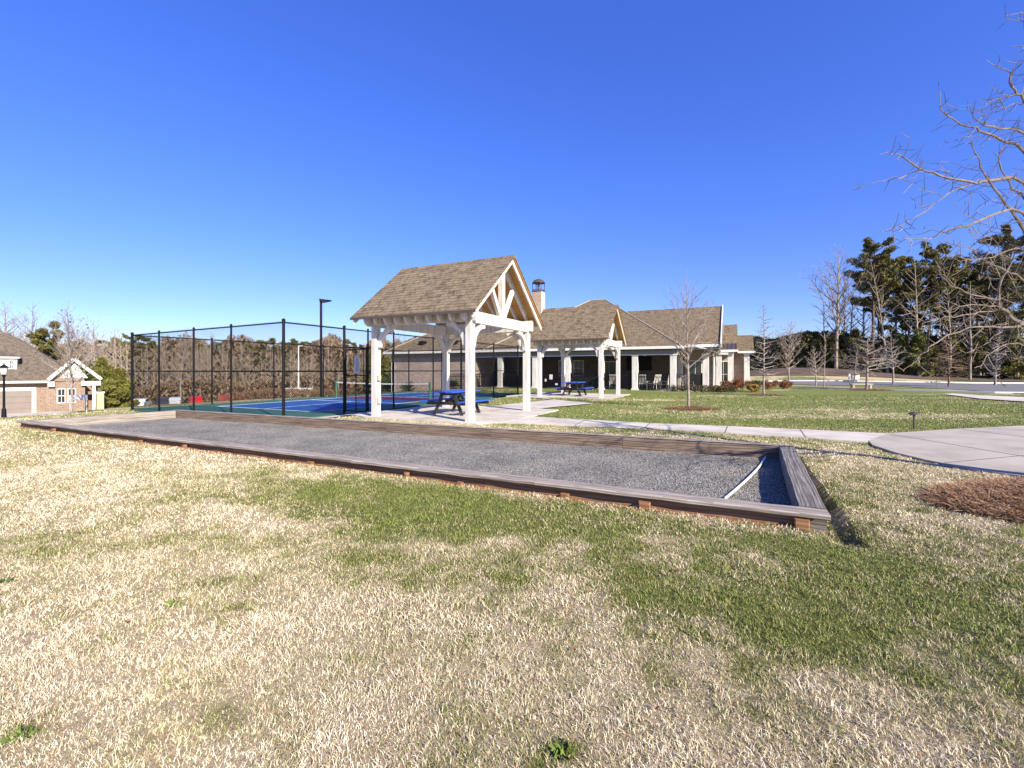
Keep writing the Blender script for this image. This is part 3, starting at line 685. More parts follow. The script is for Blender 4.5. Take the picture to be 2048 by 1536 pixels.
# ------------------------------------------------------------------ timber pavilion
def make_pavilion(loc):
    t = thing('pavilion', '', 'pavilion', loc, ROT)
    LX, LY = 3.37, 3.78; ps = .205; ZB = 2.76; ZT = 3.02; zf = .0
    P = [(0, 0), (-LX, 0), (0, LY), (-LX, LY)]
    for k, (x, y) in enumerate(P):
        mb = MB(); mb.bevbox(x, y, ps, ps, zf-.05, ZB, .012); mb.bevbox(x, y, ps+.012, ps+.012, zf, zf+.05, .012); mb.build('post', 'white', t)
    bt = .16
    for y in (0, LY):
        mb = MB(); mb.box(-LX-.30, .22, y-bt/2, y+bt/2, ZB+.001, ZT+.10); mb.build('plate_beam', 'white', t)
    m_ = .81; ymid = LY/2; yo = .46; zr = ZT+.10+m_*0  # rafter underside meets the plate
    def zu(y): return 2.965+m_*(min(y, LY-y)+yo)      # underside of the deck
    for x in (0, -LX):
        mb = MB(); mb.box(x-.085, x+.085, -.34+.26, LY+.34-.26, ZB-.02, ZT+.03) if False else mb.box(x-.088, x+.088, bt/2+.001, LY-bt/2-.001, ZB-.03, ZT+.03); mb.build('tie_beam', 'white', t)
        za = zu(ymid)-.02
        mb = MB(); mb.box(x-.07, x+.07, ymid-.10, ymid+.10, ZT+.031, za-.18); mb.build('king_post', 'white', t)
        for s in (-1, 1):
            mb = MB(); y0 = ymid+s*(ymid-.12); z0 = ZT+.10
            mb.beam((x, y0, zu(y0)-.10), (x, ymid+s*.0, zu(ymid)-.10), .10, .17, (1, 0, 0) if False else (0, 0, 1)); mb.build('principal_rafter', 'white', t)
            mb = MB(); yb = ymid+s*.14; yt = ymid+s*.80
            mb.beam((x, yb, ZT+.05), (x, yt, zu(yt)-.17), .10, .14); mb.build('strut', 'white', t)
    # curved knee braces
    def arc(o, ux):
        pts = []; R0 = .62; n = 9
        C = (R0, -R0)  # centre of the inner curve, below the beam, away from the post
        for i in range(n+1):
            a = math.pi-i*(math.pi/2)/n; pts.append((C[0]+.50*math.cos(a), C[1]+.50*math.sin(a)))
        outer = [(R0+.03, -.10), (R0+.03, .0), (R0-.22, .0), (.30, -.10), (.10, -.30), (.0, -R0+.22), (.0, -R0-.04), (.10, -R0-.04)]
        mb = MB(); mb.prism(pts+outer, o, ux, (0, 0, 1), .11); return mb
    for (x, y) in P:
        hx = -1 if x == 0 else 1; hy = 1 if y == 0 else -1
        arc((x+hx*ps/2, y, ZB-.001), (hx, 0, 0)).build('knee_brace', 'white', t)
        arc((x, y+hy*ps/2, ZB-.033), (0, hy, 0)).build('knee_brace', 'white', t)
    # rafters with shaped tails
    X0, X1 = -LX-.50, .40
    n = 12
    for i in range(n):
        x = X0+.05+(X1-X0-.10)*i/(n-1); edge = i in (0, n-1)
        for s in (0, 1):
            def yy(y): return y if s == 0 else LY-y
            hgt = .19 if not edge else .17; y0 = -.44; y1 = ymid-.01
            prof = [(y0, zu(y0)-.005), (y1, zu(y1)-.005), (y1, zu(y1)-hgt), (y0+.34, zu(y0+.34)-hgt), (y0+.31, 2.80), (y0+.24, 2.755), (y0+.15, 2.745), (y0+.07, 2.79), (y0+.02, 2.86), (y0, 2.93)]
            if edge: prof = [(-yo, zu(-yo)-.005), (y1, zu(y1)-.005), (y1, zu(y1)-hgt), (-yo, zu(-yo)-hgt)]
            mb = MB(); wd = .05
            A = [(x-wd/2, yy(a), b) for a, b in prof]; B = [(x+wd/2, yy(a), b) for a, b in prof]; k = len(prof)
            fs = [tuple(range(k)), tuple(reversed(range(k, 2*k)))]+[(i_, k+i_, k+(i_+1) % k, (i_+1) % k) for i_ in range(k)]
            mb.add(A+B, fs); mb.build('barge_board' if edge else 'rafter', 'white', t)
    # boarded deck and shingles
    for s in (0, 1):
        def yy(y): return y if s == 0 else LY-y
        for (nm, mt, e0, e1, ov) in (('roof_boards', 'pine', 0, .025, 0), ('shingle_slope', 'shingle', .028, .065, .03)):
            ya, yb = -yo-ov, ymid
            mb = MB(); a0 = zu(-yo)-m_*ov; 
            vs = []
            for x in (X0-.03-ov, X1+.03+ov):
                for (y, z) in ((ya, a0+e0), (yb, zu(ymid)+e0), (yb, zu(ymid)+e1+(.0)), (ya, a0+e1)): vs.append((x, yy(y), z))
            fs = [(0, 1, 2, 3), (7, 6, 5, 4), (0, 4, 5, 1), (1, 5, 6, 2), (2, 6, 7, 3), (3, 7, 4, 0)]
            if s == 0: fs = [tuple(reversed(f)) for f in fs]
            mb.add(vs, fs); mb.build(nm, mt, t)
    mb = MB(); zc = zu(ymid)+.055
    mb.prism([(-.13, -.13*m_+.01), (0, .012), (.13, -.13*m_+.01), (.13, -.13*m_+.025), (0, .03), (-.13, -.13*m_+.025)], ((X0+X1)/2, ymid, zc), (0, 1, 0), (0, 0, 1), X1-X0+.12); mb.build('ridge_cap', 'shingle', t)
    mb = MB(); mb.box(X0-.065, X1+.065, -yo-.045, -yo-.03, zu(-yo)-.03-.01, zu(-yo)+.035); mb.build('drip_edge', 'bronze', t)
    return t
p1 = make_pavilion((PV1.x, PV1.y, 0.035)); p1['label'] = 'white timber pavilion with steep shingled gable roof standing nearest, beside the gravel court'
p1['group'] = 'white timber pavilions over the picnic tables'
index_children(p1)
p2 = copy_tree(p1); p2.location = (PV2.x, PV2.y, 0.03); p2['label'] = 'smaller-looking white timber pavilion farther back, in front of the clubhouse porch'
# outlet boxes on the near pavilion's left post
def lp(o, x, y): v = PP(o, x, y); return v
for (z, hh) in ((1.13, .16), (.43, .19)):
    p = lp(PV1, -3.37+.145, -.03); mb = MB(); mb.bevbox(0, 0, .08, .12, z, z+hh, .008); mb.bevbox(.045, 0, .012, .09, z+.02, z+hh-.02, .004)
    o = mb.build('outlet_box', 'concrete'); o.location = (p.x, p.y, 0); o.rotation_euler = (0, 0, ROT)
    tag(o, ('upper' if z > 1 else 'lower')+' weatherproof grey outlet box on the left post of the near pavilion', 'outlet box')
# ------------------------------------------------------------------ picnic tables
def make_table(loc):
    t = thing('picnic_table', '', 'picnic table', loc, ROT)
    L = 1.75
    def plank(nm, xs, wd, z, y0=-L/2, y1=L/2):
        mb = MB()
        for x in xs: mb.box(x-wd/2, x+wd/2, y0, y1, z-.04, z)
        return mb.build(nm, 'blue', t)
    plank('tabletop', [-.31, -.155, 0, .155, .31], .145, .75)
    plank('bench_seat', [-.80, -.655], .14, .455); plank('bench_seat', [.655, .80], .14, .455)
    for y in (-.52, .52):
        for s in (-1, 1):
            mb = MB(); mb.beam((s*.20, y, .70), (s*.52, y, .0), .045, .10, (0, 1, 0) if False else (1, 0, 0)); mb.build('leg', 'tablecloth_black', t)
        mb = MB(); mb.box(-.85, .85, y+.026, y+.066, .31, .41); mb.build('seat_support', 'tablecloth_black', t)
        mb = MB(); mb.box(-.34, .34, y+.026, y+.066, .62, .709); mb.build('top_support', 'tablecloth_black', t)
    mb = MB(); mb.beam((0, -.50, .36), (0, -.06, .68), .05, .07); mb.beam((0, .50, .36), (0, .06, .68), .05, .07); mb.build('brace', 'tablecloth_black', t)
    return t
q = PP(PV1, -1.55, 1.75); t1 = make_table((q.x, q.y, .036)); t1['label'] = 'blue and black picnic table under the near pavilion'; t1['group'] = 'picnic tables under the pavilions'
index_children(t1); t2 = copy_tree(t1); q = PP(PV2, -1.9, 1.5); t2.location = (q.x, q.y, .031); t2['label'] = 'blue and black picnic table under the pavilion farther back'
# ------------------------------------------------------------------ chain link fence around the court
fence = thing('chain_link_fence', 'tall black chain link fence enclosing the blue and green court', 'fence', (FC.x, FC.y, -.2), 0)
def link_panel(p, q, zt, zb, par, pitch=.075, r=.004, nm='mesh_panel'):
    """one bay of woven wire between plan points p and q, top zt, bottom zb (z may differ at the ends)"""
    p = Vector(p); q = Vector(q); L = (q-p).length; d = (q-p)/L; H = max(zt[0]-zb[0], zt[1]-zb[1]); n = Vector((-d.y, d.x))
    V = []; Fc = []
    for sg in (1, -1):
        k = -H if sg == 1 else 0.0
        while k < (L if sg == 1 else L+H):
            # line x = k + sg*h ; h in 0..H
            x0, x1 = k, k+sg*H; h0, h1 = 0.0, H
            if sg == 1:
                if x0 < 0: h0 = -x0; x0 = 0
                if x1 > L: h1 -= x1-L; x1 = L
            else:
                if x0 > L: h0 = x0-L; x0 = L
                if x1 < 0: h1 -= -x1; x1 = 0
            k += pitch
            if h1-h0 < .01: continue
            def pt(x, h_):
                f = x/L; zz = (zb[0]*(1-f)+zb[1]*f)+h_*((zt[0]*(1-f)+zt[1]*f)-(zb[0]*(1-f)+zb[1]*f))/H; c = p+d*x+n*(sg*.003); return Vector((c.x, c.y, zz))
            a, b = pt(x0, h0), pt(x1, h1); e = (b-a).normalized(); sd = Vector((n.x, n.y, 0)); up = e.cross(sd)
            o = len(V)
            for c in (a, b):
                for ang in (0, 2.094, 4.189): V.append(c+(sd*math.cos(ang)+up*math.sin(ang))*r)
            Fc += [(o, o+1, o+4, o+3), (o+1, o+2, o+5, o+4), (o+2, o, o+3, o+5)]
    V = np.array([v[:] for v in V])-np.array(par.location[:])
    return np_mesh(nm, V, quads=Fc, mat='link', parent=par)
def fpost(pt, z0, z1, r, par=fence, nm='post'):
    mb = MB(); mb.cyl(0, 0, z0, z1, r, r, 12); mb.lathe(0, 0, [(r*1.25, z1), (r*1.25, z1+.04), (r*.8, z1+.07), (.005, z1+.085)], 12)
    o = mb.build(nm, 'black', par); o.location = (pt.x-par.location.x, pt.y-par.location.y, -par.location.z); return o
def frail(p, q, za, zb_, r, nm, par=fence):
    mb = MB(); mb.tube([(0, 0, 0), (q.x-p.x, q.y-p.y, zb_-za)], r, 8); o = mb.build(nm, 'black', par)
    o.location = (p.x-par.location.x, p.y-par.location.y, za-par.location.z)
def zt_(u, v): return 3.05-.012*u-.0*v
side = {'near': [(0, 0), (2.75, 0), (5.0, 0), (7.35, 0), (9.37, 0)],
        'right': [(0, 0), (0, 2.6), (0, 5.4), (0, 8.3), (0, 11.4), (0, 14.6), (0, 18.1)],
        'left': [(9.37, 0), (9.37, 3.25), (9.37, 6.55), (9.37, 9.9), (9.37, 13.3), (9.37, 16.2), (9.37, 18.1)],
        'far': [(0, 18.1), (1.9, 18.1), (4.1, 18.1), (6.3, 18.1), (9.37, 18.1)]}
seen = set()
for sd, L in side.items():
    for (u, v) in L:
        if (u, v) in seen: continue
        seen.add((u, v)); big = (u, v) in ((0, 0), (9.37, 0), (0, 18.1), (9.37, 18.1), (0, 2.6))
        fpost(CP(u, v), -.30, zt_(u, v)+(.02 if big else .0), .048 if big else .034)
    for (a, b) in zip(L[:-1], L[1:]):
        pa, pb = CP(*a), CP(*b); A, B = zt_(*a)-.03, zt_(*b)-.03
        frail(pa, pb, A, B, .024, 'top_rail')
        gate = sd == 'right' and a == (0, 2.6)
        if gate:
            g2 = CP(0, 3.85); fpost(g2, -.3, zt_(0, 0), .034); frail(pa, g2, 2.33, 2.33, .022, 'gate_header')
            link_panel(pa, g2, (A, A), (2.33, 2.33), fence, .09, .0038); link_panel(g2, pb, (A, B), (-.18, -.18), fence, .09, .0038)
            frail(g2, pb, 1.38, 1.38, .02, 'middle_rail'); continue
        if not (sd == 'near' and a in ((7.35, 0),)) or True: frail(pa, pb, 1.40, 1.40, .02, 'middle_rail')
        fine = sd in ('near',) or (sd == 'right' and a[1] < 8)
        link_panel(pa, pb, (A+.05, B+.05), (-.2, -.2), fence, .09 if fine else .11, .0038 if fine else .0040)
# gate leaf, standing open towards the camera
gh = CP(0, 2.68); gdir = Vector((.86, -.51)).normalized(); ge = gh+gdir*1.12
gt = bpy.data.objects.new('gate', None); col.objects.link(gt); gt.parent = fence; gt.location = (gh.x-FC.x, gh.y-FC.y, .2)
class _P: pass
def gbar(a, za, b, zb, r, nm='gate_frame'):
    mb = MB(); mb.tube([(a.x-gh.x, a.y-gh.y, za), (b.x-gh.x, b.y-gh.y, zb)], r, 8); return mb
mb = gbar(gh, -.1, gh, 2.22, .022)
for (a, za, b, zb) in ((gh, 2.22, ge, 2.22), (gh, -.1, ge, -.1), (gh, 1.25, ge, 1.25), (gh+gdir*.56, -.1, gh+gdir*.56, 2.22)):
    mb.tube([(a.x-gh.x, a.y-gh.y, za), (b.x-gh.x, b.y-gh.y, zb)], .02, 8)
mb.tube([(ge.x-gh.x, ge.y-gh.y, -.1), (ge.x-gh.x, ge.y-gh.y, 2.3)], .03, 8); mb.build('gate_frame', 'black', gt)
class Tmp: pass
pm = link_panel(gh, ge, (2.2, 2.2), (-.08, -.08), fence, .10, .004, 'gate_mesh'); pm.parent = gt
# vertices were written relative to the fence origin: shift to the gate
pm.location = (-gt.location.x, -gt.location.y, -gt.location.z)
# notice on the gate
nn = Vector((gdir.y, -gdir.x)); c = gh+gdir*.66+nn*.04
sg = thing('notice_sign', 'white arched court rules notice hung on the open gate', 'sign', (c.x, c.y, 0), math.atan2(gdir.y, gdir.x))
pts = [(-.14, .0), (.14, .0), (.14, .58), (.10, .64), (.05, .67), (0, .68), (-.05, .67), (-.10, .64), (-.14, .58)]
mb = MB(); mb.prism([(x, z+1.32) for x, z in pts], (0, 0, 0), (1, 0, 0), (0, 0, 1), .008); mb.build('sign_board', 'white', sg)
mb = MB(); rr = random.Random(3)
for k in range(15):
    z = 1.88-k*.036; wd = rr.uniform(.05, .105) if k else .05; mb.box(-wd, wd, -.0075, -.0055, z, z+.014)
mb.build('sign_text', 'text', sg)
# net
def netpost(u):
    p = CP(u, VC); return p
nt_ = thing('court_net', 'low white topped net strung across the blue court between green posts', 'net', (CP(4.55, VC).x, CP(4.55, VC).y, CZ), math.atan2(AX.y, AX.x))
for s in (-1, 1):
    mb = MB(); mb.cyl(s*3.4, 0, 0, .98, .055, .055, 12); mb.lathe(s*3.4, 0, [(.055, .98), (.03, 1.02), (.004, 1.03)], 12); mb.build('net_post', 'court_green', nt_)
mb = MB(); K = 16
for k in range(K):
    a = -3.35+6.7*k/K; b = -3.35+6.7*(k+1)/K; za = .87+.05*(a/3.35)**2; zb = .87+.05*(b/3.35)**2; mb.beam((a, 0, za), (b, 0, zb), .02, .07)
mb.build('net_tape', 'white', nt_)
mb = MB()
for k in range(110): x = -3.33+6.66*k/109; mb.beam((x, 0, .06), (x, 0, .85), .004, .004)
for k in range(14): z = .08+k*.057; mb.beam((-3.33, .003, z), (3.33, .003, z), .004, .004)
mb.build('net_mesh', 'link', nt_)
mb = MB(); mb.box(-.03, .03, -.01, .012, .02, .86); mb.build('centre_strap', 'white', nt_)
# ------------------------------------------------------------------ lamps
def court_lamp(x, y, z0, H, label, az):
    t = thing('court_light', label, 'light pole', (x, y, z0), az, 'black court light poles')
    mb = MB(); mb.box(-.065, .065, -.065, .065, 0, H); mb.build('pole', 'black', t)
    mb = MB(); mb.bevbox(0, 0, .30, .30, 0, .10, .03); mb.build('base', 'black', t)
    mb = MB(); mb.box(-.085, .085, -.085, .085, H+.001, H+.16); mb.build('arm', 'black', t)
    mb = MB(); mb.add([(-.14, -.17, H+.17), (.62, -.14, H+.10), (.62, .14, H+.10), (-.14, .17, H+.17), (.09, -.15, H-.06), (.50, -.12, H+.03), (.50, .12, H+.03), (.09, .15, H-.06)],
        [(0, 1, 2, 3), (7, 6, 5, 4), (0, 4, 5, 1), (1, 5, 6, 2), (2, 6, 7, 3), (3, 7, 4, 0)]); mb.build('lamp_head', 'black', t)
    return t
court_lamp(-11.75, 28.0, -.3, 5.95, 'tall black light pole with flat head behind the court, against the sky', .25)
court_lamp(-3.75, 33.6, -.3, 5.9, 'black light pole at the far end of the court, behind the near pavilion', .25)
z0 = Tz(-28.3, 25.3)
lm = thing('street_lamp', 'black lantern lamp post on the street edge at the far left', 'street lamp', (-28.25, 25.3, z0-.03))
mb = MB(); mb.lathe(0, 0, [(.16, 0), (.16, .12), (.11, .3), (.09, .75), (.055, .85), (.05, 2.55), (.07, 2.6), (.10, 2.68)], 14); mb.build('post', 'black', lm)
mb = MB(); mb.lathe(0, 0, [(.11, 2.69), (.17, 3.05)], 6); mb.build('lantern_glass', 'lampglass', lm)
mb = MB(); mb.lathe(0, 0, [(.22, 3.052), (.20, 3.09), (.08, 3.2), (.03, 3.24), (.03, 3.32), (.004, 3.34)], 6); mb.build('lantern_cap', 'black', lm)
g_ = G(1828, 858)
bo = thing('path_light', 'small dark mushroom topped path light on the lawn beside the concrete drive', 'path light', g_)
mb = MB(); mb.cyl(0, 0, -.02, .36, .022, .022, 12); mb.build('stem', 'bronze', bo)
mb = MB(); mb.lathe(0, 0, [(.03, .34), (.115, .355), (.11, .38), (.05, .42), (.01, .435)], 18); mb.build('cap', 'bronze', bo)
# ------------------------------------------------------------------ clubhouse
CO = Vector((11.2, 31.6))
club = thing('clubhouse', 'long low brick clubhouse with brown shingled hip roofs and a deep columned porch', 'clubhouse', (CO.x, CO.y, 0), ROT)
def part(mb, name, mat, par=club, smooth=False): return mb.build(name, mat, par, smooth)
def hip(x0, x1, y0, y1, z, m, left='hip', right='hip', th=.06, vis=True):
    """closed hip or gable roof body, eaves at height z"""
    h = (y1-y0)/2; zr = z+m*h; ym = (y0+y1)/2
    xa = x0+(h if left == 'hip' else 0); xb = x1-(h if right == 'hip' else 0)
    if xb < xa: xa = xb = (xa+xb)/2
    v = [(x0, y0, z), (x1, y0, z), (x1, y1, z), (x0, y1, z), (xa, ym, zr), (xb, ym, zr)]
    v += [(p[0], p[1], z-th) for p in v[:4]]
    f = [(0, 1, 5, 4), (2, 3, 4, 5), (3, 0, 4), (1, 2, 5), (0, 6, 7, 1), (1, 7, 8, 2), (2, 8, 9, 3), (3, 9, 6, 0), (9, 8, 7, 6)]
    return MB().add(v, f)
ZE = 3.05
# walls
def wall(x0, x1, y0, y1, z0=-1.6, z1=2.88, mat='brick', name='wall', par=club): return part(MB().box(x0, x1, y0, y1, z0, z1), name, mat, par)
wall(-25.0, -15.85, 0, 12, z1=2.70); wall(-15.84, .3, 4.6, 12, -.6, 2.9, 'brick')
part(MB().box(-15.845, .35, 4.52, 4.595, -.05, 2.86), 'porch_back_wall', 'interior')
wall(.31, 2.35, 4.6, 12.5, -.6)
part(MB().box(-25.01, -15.84, -.012, -.001, 2.55, 2.88), 'frieze_board', 'trimdark')
part(MB().box(-15.8, 1.6, -.32, 4.5, -.25, .0), 'porch_floor', 'concrete')
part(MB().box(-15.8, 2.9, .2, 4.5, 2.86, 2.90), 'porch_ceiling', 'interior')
# beam, frieze, fascia and gutter along the front
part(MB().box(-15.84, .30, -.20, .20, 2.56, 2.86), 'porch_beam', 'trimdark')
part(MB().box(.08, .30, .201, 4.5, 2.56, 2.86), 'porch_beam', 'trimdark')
part(MB().box(-15.86, .32, -.225, -.2005, 2.50, 2.56), 'beam_moulding', 'trim')
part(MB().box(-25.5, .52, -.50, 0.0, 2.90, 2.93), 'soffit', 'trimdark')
part(MB().box(-25.55, .56, -.56, -.49, 2.92, 3.10), 'gutter', 'trim')
part(MB().box(-25.60, -25.52, -.49, 12.2, 2.92, 3.10), 'gutter', 'trim')
part(MB().box(.56, .62, -.50, 1.2, 2.92, 3.10), 'gutter', 'trim')
part(hip(-25.5, -9, -.48, 11.9, ZE+.03, .65, 'hip', 'gable'), 'roof', 'shingle')
part(hip(-14.9, .55, -.5, 13.6, ZE+.06, .65), 'roof', 'shingle')
part(hip(-4.5, 2.95, 1.2, 11.8, 3.22, .625, 'gable', 'gable'), 'roof', 'shingle')
# hip caps
def cap(p, q, r=.055):
    mb = MB(); mb.tube([p, q], r, 8); part(mb, 'ridge_cap', 'shingle_cap')
za = ZE+.06+.65*7.05
cap((.55, -.5, ZE+.07), (-6.5, 6.55, za)); cap((-14.9+7.05, 6.55, za), (-6.5, 6.55, za)); cap((-14.9, -.5, ZE+.07), (-7.85, 6.55, za))
cap((-25.5, -.5, ZE+.04), (-25.5+6.19, 5.7, ZE+.03+.65*6.19))
# white rake of the right gable
for s in (0, 1):
    ya, yb = (1.05, 6.5) if s == 0 else (11.95, 6.5)
    mb = MB(); mb.beam((2.98, ya, 3.17-.02), (2.98, yb, 3.22+.625*5.3-.03), .06, .26); part(mb, 'barge_board', 'trim')
part(MB().prism([(1.7, 2.9), (11.3, 2.9), (11.3, 3.0), (6.5, 6.2), (1.7, 3.0)], (2.5, 0, 0), (0, 1, 0), (0, 0, 1), .2), 'gable_wall', 'trim')
part(MB().box(.63, 3.0, 1.12, 1.19, 3.06, 3.24), 'gutter', 'trim')
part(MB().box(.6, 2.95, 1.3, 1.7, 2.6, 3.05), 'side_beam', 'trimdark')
# little white porch gable over the side door
mb = MB(); mb.beam((1.55, .95, 3.05), (2.6, .7, 2.72), .5, .09); part(mb, 'entry_roof', 'trim')
# columns
def column(x, y, z0=-.05, z1=2.56, s=.40):
    mb = MB(); mb.bevbox(x, y, s, s, z0+.18, z1-.10, .015); mb.bevbox(x, y, s+.10, s+.10, z0, z0+.18, .015); mb.bevbox(x, y, s+.08, s+.08, z1-.10, z1-.001, .015)
    part(mb, 'column', 'white')
for x in (0, -2.6, -5.06, -7.67, -10.4, -13.5): column(x, 0)
column(.05, 4.0); column(2.0, 1.5, z1=2.6); column(2.75, 4.4, z1=2.9); 
part(MB().box(2.75, 3.4, 4.1, 4.6, 2.6, 2.75), 'side_beam', 'trim')
# brick corner of the left wing with downspout, vents on the roof
mb = MB(); mb.tube([(-24.95, -.50, 2.98), (-24.9, -.45, 2.85), (-24.75, -.06, 2.62), (-24.75, -.06, -1.2)], .045, 8); part(mb, 'downspout', 'trim')
mb = MB(); mb.tube([(3.0, 1.1, 3.1), (2.9, 1.2, 2.95), (2.55, 1.6, 2.7), (2.5, 1.6, 0)], .045, 8); part(mb, 'downspout', 'trim')
mb = MB(); mb.box(-25.015, -24.6, -.013, -.001, -1.5, 2.54); part(mb, 'corner_board', 'trim')
for (px, py) in ((846, 687), (908, 687)):
    # on the front slope: z = ZE+.03+.65*(Y+.48)
    best = None
    for Y_ in np.arange(.2, 5.5, .05):
        for X_ in np.arange(-24, -15, .05):
            wx = CO.x+PX.x*X_+PY.x*Y_; wy = CO.y+PX.y*X_+PY.y*Y_; wz = ZE+.03+.65*(Y_+.48)
            e = abs(1024+F*wx/wy-px)+abs(HZ-(wz-EYE)*F/wy-py)
            if best is None or e < best[0]: best = (e, X_, Y_, wz)
    _, X_, Y_, wz = best
    mb = MB(); mb.lathe(0, 0, [(.36, -.1), (.40, .12), (.34, .20), (.15, .26), (.01, .27)], 14)
    o = part(mb, 'roof_vent', 'black'); o.location = (X_, Y_, wz)
# windows, doors and the screen at the back of the porch
def window(x, w_, z0, z1, y=4.515, nm='window', par=club, fm='trim'):
    mb = MB(); t = .07
    mb.box(x-w_/2, x-w_/2+t, y-.05, y, z0, z1); mb.box(x+w_/2-t, x+w_/2, y-.05, y, z0, z1)
    mb.box(x-w_/2+t, x+w_/2-t, y-.05, y, z0, z0+t); mb.box(x-w_/2+t, x+w_/2-t, y-.05, y, z1-t, z1)
    f = mb.build(nm, fm, par)
    mb = MB(); mb.box(x-w_/2+t, x+w_/2-t, y-.02, y-.008, z0+t, z1-t); mb.build('pane', 'glass', f)
    mb = MB(); mb.box(x-.015, x+.015, y-.04, y-.021, z0+t, z1-t); zc = (z0+z1)/2; mb.box(x-w_/2+t, x-.015, y-.04, y-.021, zc-.015, zc+.015); mb.box(x+.015, x+w_/2-t, y-.04, y-.021, zc-.015, zc+.015); mb.build('muntin', fm, f)
    return f
window(-9.6, 1.0, .9, 2.3); window(-8.3, 1.0, .9, 2.3); window(-5.6, 1.5, .0, 2.2, nm='glass_door'); window(-12.5, 1.6, 0, 2.2, nm='glass_door'); window(1.1, 1.0, .0, 2.2, y=4.595, nm='glass_door')
window(-20.0, 1.3, 1.2, 2.2, y=-.002) if False else None
part(MB().box(-15.79, -15.5, 3.0, 4.0, 0, 2.2), 'store_door', 'black')
# TV and fan
def onc(x, y, z): v = CO+PX*x+PY*y; return (v.x, v.y, z)
tv = thing('television', 'black flat television on the back wall of the clubhouse porch', 'television', onc(-3.15, 4.45, 1.45), ROT)
mb = MB(); mb.box(-.95, .95, -.09, -.02, 0, 1.05); mb.build('screen', 'screen', tv); mb = MB(); mb.box(-.98, .98, -.02, .05, -.03, 1.08); mb.build('housing', 'black', tv)
fan = thing('ceiling_fan', 'pale ceiling fan under the clubhouse porch roof', 'ceiling fan', onc(-2.2, 1.6, 2.86), ROT)
mb = MB(); mb.cyl(0, 0, -.22, 0, .015, .015, 8); mb.build('rod', 'trim', fan); mb = MB(); mb.lathe(0, 0, [(.05, -.36), (.12, -.32), (.13, -.24), (.04, -.2)], 16); mb.build('hub', 'trim', fan)
for k in range(5):
    a = k*2*math.pi/5; mb = MB(); c, s = math.cos(a), math.sin(a); mb.beam((c*.14, s*.14, -.27), (c*.75, s*.75, -.27), .13, .012); mb.build('blade', 'trim', fan)
# chimney
ch = MB(); ch.box(-.42, .42, -.42, .42, 3.0, 8.35); c_ = part(ch, 'chimney', 'brick_chim'); c_.location = (-11.75, 3.9, 0)
mb = MB(); mb.box(.421, .436, -.42, .42, 3.0, 8.35); o = part(mb, 'chimney_side', 'chimney_lit', c_)  # thin pale panel, sunlight put into the colour of the right face
mb = MB()
mb.box(-.46, .46, -.46, .46, 8.35, 8.42)
for x in (-.40, .40):
    for y in (-.40, .40): mb.cbox(x, y, .05, .05, 8.42, 9.10)
for z in (8.50, 9.08):
    for s in (-.40, .40): mb.box(-.375, .375, s-.02, s+.02, z, z+.05); mb.box(s-.02, s+.02, -.375, .375, z, z+.05)
mb.cyl(0, 0, 8.42, 9.12, .10, .10, 10)
mb.lathe(0, 0, [(.60, 9.13), (.56, 9.2), (.40, 9.38), (.20, 9.47), (.02, 9.5)], 16)
part(mb, 'chimney_cap', 'bronze', c_)
# lower wing on the right end
wall(.31, 3.6, 8.0, 18, -.6, 3.0)
part(hip(.0, 4.05, 7.4, 14.6, 3.05, .66, 'gable', 'gable'), 'roof', 'shingle')
part(hip(.5, 5.3, 9.4, 15.4, 3.0, .52, 'gable', 'gable'), 'roof', 'shingle')
part(MB().box(3.61, 4.9, 10.0, 15, -.6, 2.95), 'wall', 'brick')
mb = MB(); mb.prism([(6.6, 2.98), (7.9, 2.98), (7.9, 3.62), (6.6, 3.05)], (3.2, 0, 0), (0, 1, 0), (0, 0, 1), 1.6); part(mb, 'awning', 'bronze')
mb = MB()
for k in range(6):
    x = 2.45+1.5*k/5; mb.beam((x, 6.6, 3.065), (x, 7.9, 3.635), .03, .05)
part(mb, 'awning_seam', 'bronze')
part(MB().box(2.35, 4.1, 6.5, 6.58, 2.88, 3.06), 'gutter', 'trim')
part(MB().box(4.06, 5.4, 9.25, 9.38, 2.86, 3.03), 'gutter', 'trim')
for x, y in ((3.55, 7.0), (4.75, 9.7)): column(x, y, -.2, 2.88, .42)
window(3.0, .8, .0, 2.2, y=7.99, nm='glass_door')

# ------------------------------------------------------------------ black picket fence before the porch, in bays between columns
def picket(x0, y0, x1, y1, label, h=1.2, z0=-.02, group='black picket fence bays before the porch', sp=.105):
    a = CO+PX*x0+PY*y0; b = CO+PX*x1+PY*y1; L = (b-a).length; ang = math.atan2((b-a).y, (b-a).x)
    t = thing('picket_fence', label, 'picket fence', (a.x, a.y, z0), ang, group)
    mb = MB(); mb.box(.03, L-.03, -.015, .015, .10, .135); mb.box(.03, L-.03, -.015, .015, h-.25, h-.215); mb.box(.03, L-.03, -.015, .015, h-.06, h-.025); mb.build('rail', 'black', t)
    mb = MB(); n = int(L/sp)
    for k in range(1, n): mb.cbox(L*k/n, .0, .022, .034, .03, h)
    mb.build('pickets', 'black', t)
    for x in (.0, L): mb = MB(); mb.cbox(x, 0, .06, .06, 0, h+.05); mb.build('post', 'black', t)
    return t
cx = [2.0, 0, -2.6, -5.06, -7.67, -10.4, -13.5, -15.8]
lab = ['black picket fence bay from the corner column to the side entry, behind the low hedge', 'black picket fence bay before the white chairs, left of the corner column',
       'black picket fence bay seen past the right post of the farther pavilion', 'black picket fence bay behind the farther pavilion\'s picnic table',
       'black picket fence bay left of the farther pavilion\'s rear post', 'black picket fence bay with paper notices beside the farther pavilion', 'black picket fence bay right of the left wing, behind the near pavilion', 'black picket fence bay meeting the left brick wing']
